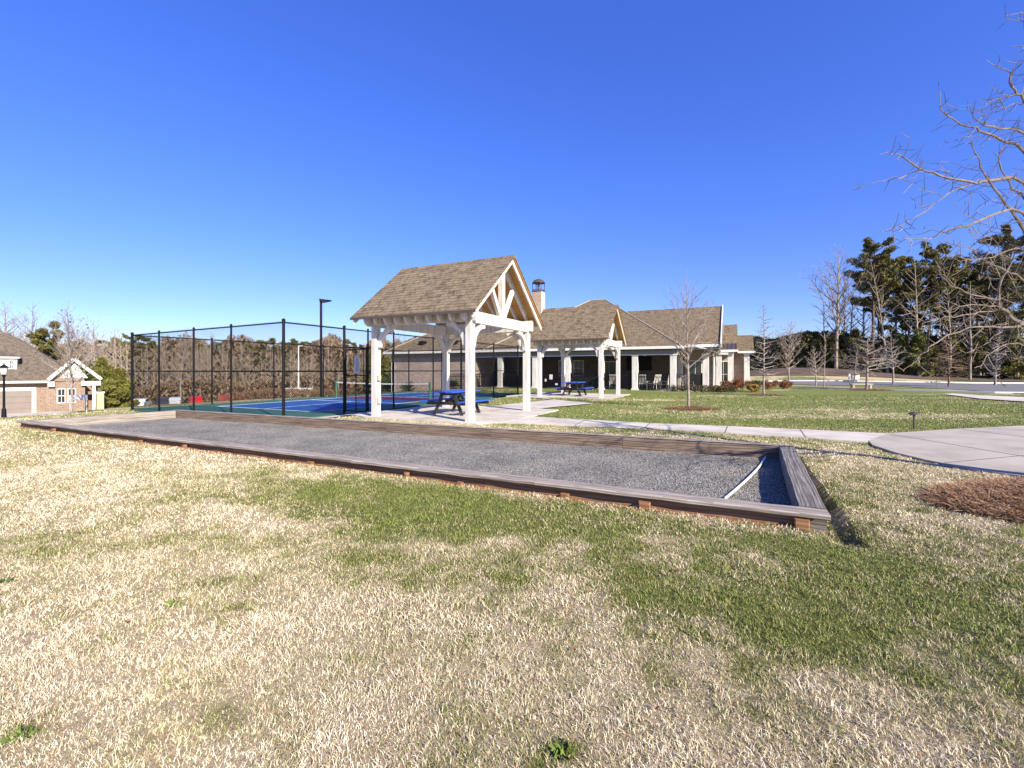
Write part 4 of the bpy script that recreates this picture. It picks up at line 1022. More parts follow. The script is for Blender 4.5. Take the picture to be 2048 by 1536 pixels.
for k in range(7):
    xa, xb = cx[k+1], cx[k]
    picket(xa+.25, (-.02 if k else .0), xb-.25, (-.02 if k else 1.4), lab[k])
picket(-17.6, -1.6, -13.6, -1.6, 'short black picket fence standing forward of the left wing', 1.5, -.35)
# paper notices on the fence
for i, (x, z, w_, h_) in enumerate(((-9.05, .72, .26, .38), (-9.5, .55, .14, .2), (-8.6, .28, .2, .14))):
    p = onc(x, -.05, z); o = MB().box(-w_/2, w_/2, -.004, .004, 0, h_).build('paper_notice', 'white'); o.location = p; o.rotation_euler = (0, 0, ROT)
    tag(o, ('large white', 'small white', 'low wide white')[i]+' paper notice tied to the black fence behind the farther pavilion', 'notice')
# ------------------------------------------------------------------ white porch chairs
def make_chair(loc, rz):
    t = thing('porch_chair', '', 'chair', loc, rz)
    mb = MB()
    for k in range(6): mb.box(-.25, .25, -.26+.088*k, -.26+.088*k+.07, .40, .425)
    mb.build('seat', 'white', t)
    mb = MB()
    for k in range(7):
        x = -.23+.077*k; mb.beam((x, .27, .44), (x, .42, 1.08), .045, .02)
    mb.beam((-.28, .43, 1.10), (.28, .43, 1.10), .03, .09); mb.beam((-.27, .275, .47), (.27, .275, .47), .03, .06); mb.build('backrest', 'white', t)
    for s in (-1, 1):
        mb = MB(); mb.box(s*.31-.04, s*.31+.04, -.30, .32, .62, .645); mb.build('armrest', 'white', t)
        for y in (-.27, .28): mb = MB(); mb.cbox(s*.29, y, .05, .06, 0, .62); mb.build('leg', 'white', t)
    return t
c0 = make_chair(onc(-4.3, .9, 0), ROT+R(175)); c0['group'] = 'white slatted chairs on the porch'; c0['label'] = 'white slatted porch chair left of the middle column, nearest the farther pavilion'
index_children(c0)
for (x, y, r_, l) in ((-2.1, .8, 170, 'white slatted porch chair just right of the middle column'), (-1.45, 1.5, 220, 'white slatted porch chair set back between the two right columns'),
                      (-.75, .8, 265, 'white slatted porch chair turned sideways by the corner column'), (.75, 2.2, 150, 'white slatted chair in the shade beyond the corner column')):
    c = copy_tree(c0); c.location = onc(x, y, 0); c.rotation_euler = (0, 0, ROT+R(r_)); c['label'] = l
tb = thing('porch_table', 'small white round table among the white porch chairs', 'table', onc(-1.5, .75, 0))
mb = MB(); mb.lathe(0, 0, [(.3, .46), (.32, .48), (.3, .5)], 16); mb.build('tabletop', 'white', tb)
for k in range(3):
    a = k*2.1; mb = MB(); mb.beam((.05*math.cos(a), .05*math.sin(a), .46), (.22*math.cos(a), .22*math.sin(a), 0), .03, .03); mb.build('leg', 'white', tb)
# black slatted bench behind the farther table
b_ = D(1163, 740, 30.0)
bn = thing('slatted_bench', 'black metal bench with curved slatted back behind the farther picnic table', 'bench', (b_.x, b_.y, 0), ROT)
mb = MB()
for k in range(16): x = -.72+1.44*k/15; mb.tube([(x, -.24, .40), (x, .0, .43), (x, .16, .50), (x, .26, .72), (x, .30, .98)], .016, 6)
mb.build('slats', 'black', bn)
mb = MB(); mb.tube([(-.78, .30, .92), (-.5, .31, 1.02), (.5, .31, 1.02), (.78, .30, .92)], .025, 8); mb.tube([(-.76, -.26, .40), (.76, -.26, .40)], .025, 8); mb.build('bench_frame', 'black', bn)
for s in (-1, 1):
    mb = MB(); mb.tube([(s*.78, .30, .92), (s*.8, .1, .66), (s*.8, -.26, .64), (s*.78, -.28, .0)], .022, 8); mb.tube([(s*.78, .22, .5), (s*.78, .28, 0)], .022, 8); mb.build('leg', 'black', bn)
gr_ = D(1199, 740, 29.5)
g3 = thing('barbecue_grill', 'black covered barbecue grill beside the slatted bench', 'grill', (gr_.x, gr_.y, 0), ROT)
mb = MB(); mb.lathe(0, 0, [(.05, .62), (.26, .72), (.30, .86)], 16); mb.build('bowl', 'black', g3)
mb = MB(); mb.lathe(0, 0, [(.305, .862), (.27, 1.0), (.12, 1.08), (.02, 1.1)], 16); mb.build('lid', 'black', g3)
for k in range(3):
    a = k*2.1+.4; mb = MB(); mb.beam((.12*math.cos(a), .12*math.sin(a), .68), (.3*math.cos(a), .3*math.sin(a), 0), .03, .03); mb.build('leg', 'black', g3)

# ------------------------------------------------------------------ brick house far left
HX, HY, HZ0, HR = -42.5, 41.7, -2.55, R(42)
house = thing('brick_house', 'brick house with a wide garage door, cream dormer and white gable at the far left', 'house', (HX, HY, HZ0), HR)
UX, UY = Vector((math.cos(HR), math.sin(HR))), Vector((-math.sin(HR), math.cos(HR)))
def hx(px, py, yl):
    """local (x, z) where the sight line of a pixel meets the house plane y = yl"""
    k = (px-1024)/F; o = Vector((HX, HY))+UY*yl; X_ = (k*o.y-o.x)/(UX.x-k*UX.y); d = o.y+UX.y*X_
    return X_, EYE+(HZ-py)/F*d-HZ0
def hpart(mb, n, m, p=house): return mb.build(n, m, p)
hpart(MB().box(-16, -.05, 0, 11, -.8, 2.86), 'wall', 'brick_house')
GW = hx(170, 780, -.6)[0]
hpart(MB().box(-.04, GW, -.6, 9, -.8, 2.95), 'wall', 'brick_house')
gx, gz = hx(148, 716, -.95); xr, zr_ = hx(203, 757, -.95); xl, zl_ = hx(96, 757, -.95)
zl_ = zr_ = (zl_+zr_)/2
hpart(MB().prism([(-.04, 2.951), (GW, 2.951), (gx, gz-.35)], (0, -.5, 0), (1, 0, 0), (0, 0, 1), .2), 'gable_wall', 'brick_house')
for s, xe, ze in ((0, xl, zl_), (1, xr, zr_)):
    mb = MB(); v = [(xe, -.95, ze), (gx, -.95, gz), (gx, 8, gz), (xe, 8, ze)]; mb.add(v+[(a, b, c-.12) for a, b, c in v], [(0, 3, 2, 1) if s else (0, 1, 2, 3), (7, 6, 5, 4) if not s else (4, 5, 6, 7), (0, 4, 5, 1), (1, 5, 6, 2), (2, 6, 7, 3), (3, 7, 4, 0)])
    hpart(mb, 'gable_roof', 'shingle_house')
    mb = MB(); mb.beam((xe, -.99, ze-.10), (gx, -.99, gz-.10), .05, .26); hpart(mb, 'barge_board', 'trim')
hpart(MB().box(xl, xl+.42, -.94, -.61, 2.5, 2.94), 'cornice_return', 'trim'); hpart(MB().box(GW-.25, xr-.05, -.94, -.61, 2.55, 2.94), 'cornice_return', 'trim')
cxh = hx(188, 780, -.6)[0]; hpart(MB().box(cxh-.11, cxh+.11, -.8, -.58, -.3, 2.6), 'porch_column', 'trim')
hpart(MB().box(GW+.01, xr-.3, 1.5, 6, -.8, 2.6), 'side_wall', 'brick_house')
w0 = gx-.85; hpart(MB().prism([(gx-.95, 3.25), (gx+.95, 3.25), (gx, gz-.42)], (0, -.63, 0), (1, 0, 0), (0, 0, 1), .04), 'gable_trim', 'trim')
# main roof: eave in front, ridge behind, hip sloping down to the right
xrg, rz = hx(19, 667, 5.2); xe2 = hx(113, 715, 3.0)[0]
mb = MB(); v = [(-20, -.6, 2.98), (GW, -.6, 2.98), (GW, 11, 2.98), (-20, 11, 2.98), (-20, 5.2, rz), (xrg, 5.2, rz)]
mb.add(v+[(a, b, c-.1) for a, b, c in v[:4]], [(0, 1, 5, 4), (2, 3, 4, 5), (1, 2, 5), (3, 0, 4), (0, 6, 7, 1), (1, 7, 8, 2), (2, 8, 9, 3), (3, 9, 6, 0), (9, 8, 7, 6)]); hpart(mb, 'roof', 'shingle_house')
hpart(MB().box(-20, xl, -.68, -.6, 2.84, 3.02), 'gutter', 'trim'); hpart(MB().box(-20, -.05, -.59, -.001, 2.80, 2.85), 'soffit', 'trimdark')
g1 = hx(64, 800, 0)[0]; g0 = g1-5.0
hpart(MB().box(g0-.25, g1+.26, -.05, -.001, 2.15, 2.45), 'door_surround', 'cream'); hpart(MB().box(g1, g1+.26, -.05, -.001, -.1, 2.149), 'door_surround', 'cream')
gd = MB()
for k in range(4): gd.box(g0, g1, -.03-.001*k, -.001, .0+k*.54, .525+k*.54)
hpart(gd, 'garage_door', 'garage')
def hwin(x, z0, w_, h_, y, nm='window'):
    mb = MB(); t = .07; mb.box(x, x+w_, y-.06, y-.001, z0, z0+t); mb.box(x, x+w_, y-.06, y-.001, z0+h_-t, z0+h_); mb.box(x, x+t, y-.06, y-.001, z0+t, z0+h_-t); mb.box(x+w_-t, x+w_, y-.06, y-.001, z0+t, z0+h_-t)
    mb.box(x+t, x+w_-t, y-.05, y-.002, z0+h_/2-.03, z0+h_/2+.03); o = hpart(mb, nm, 'trim'); MB().box(x+t, x+w_-t, y-.02, y-.001, z0+t, z0+h_-t).build('pane', 'glass', o)
    MB().box(x+w_/2-.015, x+w_/2+.015, y-.045, y-.021, z0+t, z0+h_-t).build('muntin', 'trim', o)
xa = hx(114, 780, -.6)[0]; xb = hx(152, 780, -.6)[0]
hwin(xa, .95, (xb-xa)*.46, 1.35, -.6); hwin(xa+(xb-xa)*.54, .95, (xb-xa)*.46, 1.35, -.6)
# dormer
d1, zt1 = hx(40, 714, .6); dw = hx(34, 740, .8)[0]; zb1 = hx(30, 742, .8)[1]
hpart(MB().box(dw-2.6, dw, .8, 4, zb1, zt1-.12), 'dormer', 'cream'); hpart(MB().box(dw-2.8, d1, .55, 4.2, zt1-.119, zt1), 'dormer_eave', 'trim')
hip(dw-2.75, d1-.05, .6, 4.1, zt1+.02, .35).build('dormer_roof', 'shingle_house', house)
xa, za_ = hx(17, 738, .8); xb, zb_ = hx(28, 720, .8); hwin(xa, za_, xb-xa, zb_-za_, .8, 'dormer_window')
xo0 = hx(193, 800, -.3)[0]; xo1 = hx(208, 800, -.3)[0]; zo = hx(200, 784, -.3)[1]
hpart(MB().box(xo0, xo1, -.3, 2, -.6, zo-.1), 'garden_wall', 'olive'); hpart(MB().box(xo0-.05, xo1+.05, -.35, 2.05, zo-.099, zo), 'wall_cap', 'trim')
p = D(157, 795, 37.5)
sb = thing('yard_sign', 'plain white board sign on posts before the brick house', 'sign', (p.x, p.y, Tz(p.x, p.y)), .7)
zz = p.z-sb.location.z
MB().box(-.55, .55, -.03, .03, zz-.22, zz+.22).build('sign_board', 'white', sb)
for x in (-.48, .48): MB().cbox(x, .06, .09, .05, 0, zz+.18).build('post', 'white', sb)

# ------------------------------------------------------------------ parked cars in the low lot
def make_car(name, label, paint, px, d, rz, van=False):
    x = (px-1024)/F*d; t = thing(name, label, 'car', (x, d, Tz(x, d)+.06), rz, 'cars parked beyond the court')
    L, W_ = 4.6, 1.8; s = []
    prof = [(-2.3, .35), (-2.3, .80), (-2.15, .92), (-1.6, 1.0), (-1.15, 1.38), (-.6, 1.46), (.45, 1.45), (1.05, 1.02), (1.9, .90), (2.28, .72), (2.3, .35)]
    if van: prof = [(-2.3, .35), (-2.3, 1.0), (-2.2, 1.6), (-1.9, 1.72), (.4, 1.72), (1.2, 1.10), (2.0, 1.0), (2.28, .8), (2.3, .35)]
    mb = MB(); k = len(prof); rows = []
    for (y, inset) in ((-.9, 1), (-.84, 0), (.84, 0), (.9, 1)):
        rows.append([(a*(1 if not inset else .985), y*(1-.12*max(0, (b-.9))), .35+(b-.35)*(1 if not inset else .93)) for a, b in prof])
    vs = [p for r in rows for p in r]; fs = []
    for r_ in range(3):
        for i in range(k-1): fs.append((r_*k+i, (r_+1)*k+i, (r_+1)*k+i+1, r_*k+i+1))
        fs.append((r_*k+k-1, (r_+1)*k+k-1, (r_+1)*k, r_*k))
    fs += [tuple(range(k)), tuple(reversed(range(3*k, 4*k)))]
    mb.add(vs, fs); mb.build('body', paint, t)
    top = 1.36 if not van else 1.6
    for s_ in (-1, 1):
        mb = MB(); mb.prism([(-1.35, 1.0), (-1.0, top), (.42, top), (.88, 1.0)], (0, s_*.86, 0), (1, 0, 0), (0, 0, 1), .05); mb.build('side_window', 'glass', t)
    mb = MB(); mb.beam((.62, 0, top-.02), (1.06, 0, 1.06), 1.35, .03); mb.build('windscreen', 'glass', t)
    for a in (-1.42, 1.42):
        for s_ in (-1, 1):
            mb = MB(); mb.tube([(a, s_*.72, .33), (a, s_*.93, .33)], .33, 16); wl = mb.build('wheel', 'rubber', t)
            mb = MB(); mb.tube([(a, s_*.92, .33), (a, s_*.94, .33)], .2, 12); mb.build('rim', 'car_silver', wl)
    for s_ in (-1, 1): MB().box(2.2, 2.31, s_*.7-.16, s_*.7+.16, .62, .74).build('headlight', 'lampglass', t)
    return t
for a in (('red_car', 'red car parked beyond the court, left of the long pole', 'car_red', 392, 80, 2.2), ('red_car', 'red car parked beyond the court between two fence posts', 'car_red', 452, 80, 2.1),
          ('red_car', 'red car parked farthest right of the red ones', 'car_red', 482, 84, 2.3),
          ('blue_car', 'dark blue car parked beyond the court', 'car_blue', 545, 80, 2.4), ('silver_car', 'silver car parked right of the dark blue one', 'car_silver', 590, 80, 2.0),
          ('white_car', 'white car parked far left behind the fence', 'car_white', 283, 78, 2.0), ('dark_car', 'dark car parked beside the white one behind the fence', 'car_dark', 325, 79, 2.2), ('silver_car', 'silver car parked behind the second fence post', 'car_silver', 352, 83, 2.1)):
    make_car(*a)
# far white pole and low white trailer
x = (597-1024)/F*92; zt = Tz(x, 92)
t = thing('car_park_light', 'slim pale light pole in the low car park', 'light pole', (x, 92, zt))
ztop = EYE+(HZ-692)/F*92-zt; mb = MB(); mb.cyl(0, 0, 0, ztop, .16, .10, 10); mb.build('pole', 'pvc', t); mb = MB(); mb.lathe(0, 0, [(.32, 0), (.30, .9), (.18, 1.0)], 12); mb.build('base', 'kerb', t)
mb = MB(); mb.beam((0, 0, ztop), (.9, 0, ztop+.1), .3, .16); mb.build('lamp_head', 'trim', t)
x = (596-1024)/F*84; zt = Tz(x, 84)
t = thing('box_trailer', 'long low white box trailer in the car park beyond the court', 'trailer', (x, 84, zt+.05), .05)
zz = EYE-(776-HZ)/F*84-zt-.05
mb = MB(); mb.bevbox(0, 0, 4.8, 2.0, .5, zz, .08); mb.build('body', 'white', t)
for s in (-.5, .5):
    for y in (-.9, .9): mb = MB(); mb.tube([(s, y-.1, .33), (s, y+.1, .33)], .33, 14); mb.build('wheel', 'rubber', t)
# white sloping roofed houses seen far away at the right of the clubhouse
def far_house(px, d, w_, h_, label, mat='white', yb=None):
    x = (px-1024)/F*d; z = Tz(x, d)-.2; t = thing('house', label, 'house', (x, d, z), R(-30))
    MB().box(-w_/2, w_/2, -4, 4, 0, h_).build('wall', mat, t)
    m_ = MB(); v = [(-w_/2-.4, -4.4, h_+.02), (w_/2+.4, -4.4, h_+.02), (w_/2+.4, 4.4, h_+.02), (-w_/2-.4, 4.4, h_+.02), (0, -4.4, h_+w_*.36), (0, 4.4, h_+w_*.36)]
    m_.add(v, [(0, 4, 5, 3), (1, 2, 5, 4), (0, 1, 4), (2, 3, 5), (0, 3, 2, 1)]); m_.build('roof', 'shingle_house', t)
    m_ = MB(); m_.prism([(-w_/2, h_+.03), (w_/2, h_+.03), (0, h_+w_*.34)], (0, -4.42, 0), (1, 0, 0), (0, 0, 1), .05); m_.build('gable_front', mat, t)
    for k in (-1, 1):
        wn = MB().box(k*w_*.22-.5, k*w_*.22+.5, -4.06, -4.0, h_*.35, h_*.8).build('window', 'glass', t)
far_house(1530, 125, 7, 3.2, 'distant white gabled house between the clubhouse and the first slender lawn tree')
far_house(1508, 150, 9, 3.4, 'distant pale house half hidden by the clubhouse end', 'cream')
far_house(1560, 140, 8, 2.6, 'distant low house behind the second slender lawn tree', 'cream')
# ------------------------------------------------------------------ plants
def perp(d, rr):
    v = Vector((rr.gauss(0, 1), rr.gauss(0, 1), rr.gauss(0, 1))); v -= d*v.dot(d); return v.normalized()
class Wood:
    """collects tapering limbs as thin tubes"""
    def __init__(s): s.mb = MB()
    def limb(s, p, d, L, r0, r1, rr, wob=.12, up=.0, seg=5, n=5):
        pts = [p.copy()]; dirs = [d.copy()]; st = L/seg
        for k in range(seg):
            d = (d+perp(d, rr)*wob*rr.random()+Vector((0, 0, up))).normalized(); p = p+d*st; pts.append(p.copy()); dirs.append(d.copy())
        s.mb.tube(pts, [r0+(r1-r0)*i/seg for i in range(seg+1)], n, cap=False); return pts, dirs
def twigs(w, pts, dirs, r, L, rr, lvl, dens, ang=.8, up=.05, taper=.55, t0=.2, minr=.003, n=3):
    """side shoots along a limb, recursively"""
    if lvl == 0: return
    tot = sum((pts[i+1]-pts[i]).length for i in range(len(pts)-1)); k = max(2, int(tot*dens))
    for i in range(k):
        t = t0+(1-t0)*(i+rr.random())/k; t = min(t, .999)
        j = t*(len(pts)-1); a = int(j); f = j-a; p = pts[a].lerp(pts[a+1], f); d = dirs[a+1]
        q = (d*math.cos(ang)+perp(d, rr)*math.sin(ang)).normalized()
        l = L*(1-.55*t)*(.6+.7*rr.random()); rr0 = max(minr, r*(1-.7*t)*taper)
        P, Dd = w.limb(p, q, l, rr0, max(minr*.5, rr0*.35), rr, .35, up, 4, n)
        twigs(w, P, Dd, rr0, l*.55, rr, lvl-1, dens*1.7, ang, up, taper, .15, minr, 3)
def bare_tree(label, loc, H, seed, bark='bark_white', rad=None, first=.28, spread=.5, ang=.7, dens=3.2, lvl=2, up=.06, lean=0, name='bare_tree', group=None, minr=.006, horiz=False, cat='tree', droop=0):
    rr = random.Random(seed); t = thing(name, label, cat, loc, rr.uniform(0, 6.28), group)
    rad = rad or H*.011; w = Wood(); d = Vector((lean, 0, 1)).normalized()
    pts, dirs = w.limb(Vector((0, 0, -.1)), d, H, rad, minr, rr, .05, .02, 14, 8)
    w.mb.build('trunk', bark, t, smooth=True)
    w = Wood(); n = int(H*(1-first)*dens)
    for i in range(n):
        f = first+(1-first)*(i+rr.random())/n*.97; j = f*14; a = int(j); p = pts[a].lerp(pts[a+1], j-a)
        az = i*2.4+rr.uniform(-.5, .5); g = (f-first)/(1-first)
        el = (1.35-ang) if not horiz else rr.uniform(-.05, .25)-droop*(1-g)
        q = Vector((math.cos(az)*math.cos(el), math.sin(az)*math.cos(el), math.sin(el)))
        shape = (1-g)**.8*(.55+.45*min(1, g*5)) if horiz else (.35+.65*math.sin(min(1, .15+g*1.0)*math.pi)**.8)*(1-g*.35)
        l = H*spread*shape*rr.uniform(.7, 1.15); r0 = max(minr, rad*(1-f)*.55+minr)
        P, Dd = w.limb(p, q, l, r0, minr*.6, rr, .22, up, 6, 4)
        twigs(w, P, Dd, r0, l*.42, rr, lvl-1, 5.0 if H < 8 else 1.6, .65, up, .6, .2, minr*.7)
    w.mb.build('branches', bark, t)
    return t
def blob_leaves(mb_v, mb_f, c, rad, n, size, rs, flat=.75, long=1.0):
    u = rs.normal(size=(n, 3)); u /= np.linalg.norm(u, axis=1)[:, None]; r = rad*rs.rand(n)**(1/2.2)
    P = np.array(c)+u*r[:, None]*np.array([1, 1, flat])
    a = rs.normal(size=(n, 3)); a /= np.linalg.norm(a, axis=1)[:, None]; b = np.cross(a, rs.normal(size=(n, 3))); b /= np.linalg.norm(b, axis=1)[:, None]+1e-9
    s = size*(.5+rs.rand(n))[:, None]; base = sum(len(v) for v in mb_v)
    th_ = .42 if long > 1 else 1.0
    V = np.stack([P-a*s*long*.5-b*s*.25*th_, P-a*s*long*.2+b*s*.4*th_, P+a*s*long*.6, P+b*s*-.35*th_+a*s*.1], 1)
    mb_v.append(V.reshape(-1, 3)); mb_f.append(base+np.arange(n)[:, None]*4+np.arange(4)[None])
def foliage(name, blobs, mat, parent, rs, size, n_per, flat=.75, long=1.0):
    vs, fs = [], []
    for (c, r) in blobs: blob_leaves(vs, fs, c, r, int(n_per*(.7+.6*rs.rand())), size, rs, flat, long)
    return np_mesh(name, np.concatenate(vs), quads=np.concatenate(fs), mat=mat, parent=parent)
def bush(label, loc, rx, ry, h, mat, seed, size=.07, n=1600, name='shrub', group=None, cat='shrub', stems=True):
    rs = np.random.RandomState(seed); rr = random.Random(seed); t = thing(name, label, cat, loc, rr.uniform(0, 6), group)
    bl_ = []
    for k in range(14):
        a = rr.uniform(0, 6.28); q = rr.random()**.5*.7; bl_.append(((rx*q*math.cos(a), ry*q*math.sin(a), h*rr.uniform(.3, .78)), h*rr.uniform(.22, .36)))
    foliage('foliage', bl_, mat, t, rs, size, n//14, .9)
    if stems:
        w = Wood()
        for k in range(14):
            a = rr.uniform(0, 6.28); w.limb(Vector((rx*.2*math.cos(a), ry*.2*math.sin(a), -.02)), Vector((rx*math.cos(a), ry*math.sin(a), h*1.4)).normalized(), h*1.0, .012, .004, rr, .3, 0, 4, 4)
        w.mb.build('stems', 'twig_brown', t)
    return t
def pine(label, loc, H, seed, name='pine_tree', clear=.5, crown=.16, mat='needle', group=None, n=26, full=False, size=.35, trunks=True, npc=95):
    rr = random.Random(seed); rs = np.random.RandomState(seed); t = thing(name, label, 'tree', loc, rr.uniform(0, 6.28), group)
    w = Wood(); pts, dirs = w.limb(Vector((0, 0, -.3)), Vector((rr.uniform(-.04, .04), 0, 1)).normalized(), H*.97, H*.013, H*.003, rr, .04, .02, 12, 8); w.mb.build('trunk', 'bark_pine', t, smooth=True)
    w = Wood(); bl_ = []
    for i in range(n):
        f = clear+(1-clear)*((i+rr.random())/n)**(.85); f = min(f, .985); j = f*12; a = int(j); p = pts[a].lerp(pts[a+1], j-a); g = (f-clear)/(1-clear)
        az = i*2.4+rr.uniform(-.6, .6)
        l = H*crown*((.45+.9*math.sin(min(1, g*1.1+.12)*math.pi*.85)) if not full else (1.15-g)*1.0)*rr.uniform(.55, 1.15)
        el = rr.uniform(-.15, .55)+.3*g
        q = Vector((math.cos(az)*math.cos(el), math.sin(az)*math.cos(el), math.sin(el)))
        P, Dd = w.limb(p, q, l, H*.004, H*.001, rr, .25, .04, 5, 4)
        for k in (range(2, 6) if full else range(3, 6)):
            c = P[k]+Vector((rr.uniform(-.3, .3), rr.uniform(-.3, .3), rr.uniform(0, .35)))*(l*.3)
            bl_.append((tuple(c), l*(rr.uniform(.16, .30) if full else rr.uniform(.13, .24))+.12))
    w.mb.build('limbs', 'bark_pine', t)
    foliage('foliage', bl_, mat, t, rs, size, npc, .55, 1.5)
    return t
# --- young trees on the lawn
def at(px, d): x = (px-1024)/F*d; return (x, d, Tz(x, d))
def Hof(py, d, z): return EYE+(HZ-py)/F*d-z
lt = 'young trees on the lawn'
q = at(1377, 16.9)
bare_tree('slender bare young tree nearest on the lawn, before the clubhouse roof', q, Hof(545, 16.9, q[2]), 3, rad=.055, first=.27, spread=.36, ang=.50, dens=11, lvl=3, up=.09, minr=.005, group=lt)
q = at(1528, 26.0); bare_tree('slender bare young tree just right of the clubhouse end, in a mulch ring', q, Hof(598, 26, q[2]), 5, rad=.065, first=.22, spread=.27, ang=1.05, dens=14, lvl=3, up=.04, minr=.0085, horiz=True, group=lt)
q = at(1578, 38); bare_tree('young tree with short trunk and rounded bare crown, second right of the clubhouse', q, Hof(640, 38, q[2]), 8, rad=.09, first=.25, spread=.36, ang=.6, dens=11, lvl=3, up=.08, minr=.012, group=lt)
q = at(1632, 41); bare_tree('small pale bare tree between the lawn and the dark bank', q, Hof(690, 41, q[2]), 12, rad=.07, first=.28, spread=.34, ang=.8, dens=11, lvl=3, minr=.013, group=lt)
q = at(1648, 38); bare_tree('thin bare sapling standing right beside the small pale tree', q, Hof(680, 38, q[2]), 14, rad=.05, first=.45, spread=.18, ang=.7, dens=6, lvl=2, minr=.009, group=lt)
q = at(1733, 32.5); bare_tree('broad bare tree with level branches in a mulch ring in mid lawn', q, Hof(655, 32.5, q[2]), 16, rad=.10, first=.28, spread=.52, ang=1.2, dens=14, lvl=3, up=.01, minr=.012, horiz=True, group=lt)
q = at(1786, 43); bare_tree('pale bare tree just right of the broad mid lawn tree, by the kerb', q, Hof(665, 43, q[2]), 18, rad=.09, first=.3, spread=.30, ang=1.0, dens=11, lvl=3, minr=.013, group=lt)
q = at(1897, 39); bare_tree('cone shaped rusty bare tree standing by the road at right', q, Hof(668, 39, q[2]), 21, bark='twig_brown', rad=.08, first=.20, spread=.44, ang=1.2, dens=20, lvl=3, up=.0, minr=.013, horiz=True, group=lt, name='conical_tree')
q = at(1990, 42); bare_tree('pale slender tree by the road near the right edge', q, Hof(640, 42, q[2]), 23, rad=.10, first=.15, spread=.18, ang=1.0, dens=14, lvl=3, minr=.014, group=lt)
q = at(1708, 46); bare_tree('leaning pale sapling behind the white sign on the bank', q, Hof(690, 46, q[2]), 25, rad=.09, first=.4, spread=.2, ang=.7, dens=5, lvl=2, minr=.012, lean=-.1, group=lt)
# mulch rings
def mulch(label, x, y, rx, ry, h, n, sz, seed, rz=0, grp='pine straw mulch rings under the lawn trees'):
    rs = np.random.RandomState(seed); a = rs.rand(n)*6.283; r = rs.rand(n)**.5; X_ = x+rx*r*np.cos(a); Y_ = y+ry*r*np.sin(a)
    hh = h*np.cos(r*math.pi/2)**.8; Z_ = T(X_, Y_)+hh*(.75+.35*rs.rand(n))
    th = rs.rand(n)*6.283+0; L = sz*(.4+rs.rand(n)); w_ = sz*.009*(.6+rs.rand(n))
    dx, dy = np.cos(th)*L/2, np.sin(th)*L/2; px_, py_ = -np.sin(th)*w_, np.cos(th)*w_; dz = rs.normal(size=n)*sz*.16
    V = np.stack([np.stack([X_-dx-px_, Y_-dy-py_, Z_-dz], 1), np.stack([X_-dx+px_, Y_-dy+py_, Z_-dz+w_], 1), np.stack([X_, Y_, Z_+sz*.10+w_], 1)+np.stack([px_, py_, 0*px_], 1), np.stack([X_+dx+px_, Y_+dy+py_, Z_+dz], 1), np.stack([X_+dx-px_, Y_+dy-py_, Z_+dz], 1), np.stack([X_, Y_, Z_+sz*.10], 1)-np.stack([px_, py_, 0*px_], 1)], 1)
    b = np.arange(n)[:, None]*6; q_ = np.concatenate([b+np.array([[0, 1, 2, 5]]), b+np.array([[5, 2, 3, 4]])])
    t = thing('mulch_bed', label, 'mulch', (0, 0, 0), 0, grp)
    np_mesh('straw', V.reshape(-1, 3), quads=q_, mat='straw', parent=t); t.children[0]['kind'] = 'stuff'
    # bed under the straw
    K = 28; v = []; f = []
    for i in range(7):
        rr_ = i/6
        for k in range(K): aa = 6.283*k/K; xx = x+rx*rr_*math.cos(aa); yy = y+ry*rr_*math.sin(aa); v.append((xx, yy, Tz(xx, yy)+h*max(0, math.cos(rr_*math.pi/2))**.8*.8-(.03 if i == 6 else -.012)))
    for i in range(6):
        for k in range(K): f.append((i*K+k, (i+1)*K+k, (i+1)*K+(k+1) % K, i*K+(k+1) % K))
    MB().add(v, f).build('bed', 'soil', t)
    return t
mulch('large reddish pine straw bed bulging from the right edge of the photo', 6.95, 4.8, 2.4, 1.03, .20, 90000, .22, 1)
q = at(1377, 16.9); mulch('ring of reddish straw round the nearest slender lawn tree', q[0]+.1, q[1], .95, .6, .06, 4500, .24, 2)
q = at(1528, 26.0); mulch('ring of straw round the slender tree right of the clubhouse', q[0]+.1, q[1], 1.1, .8, .06, 1500, .25, 3)
q = at(1733, 32.5); mulch('ring of straw round the broad mid lawn tree', q[0]+.3, q[1], 1.6, .9, .07, 1500, .3, 4)
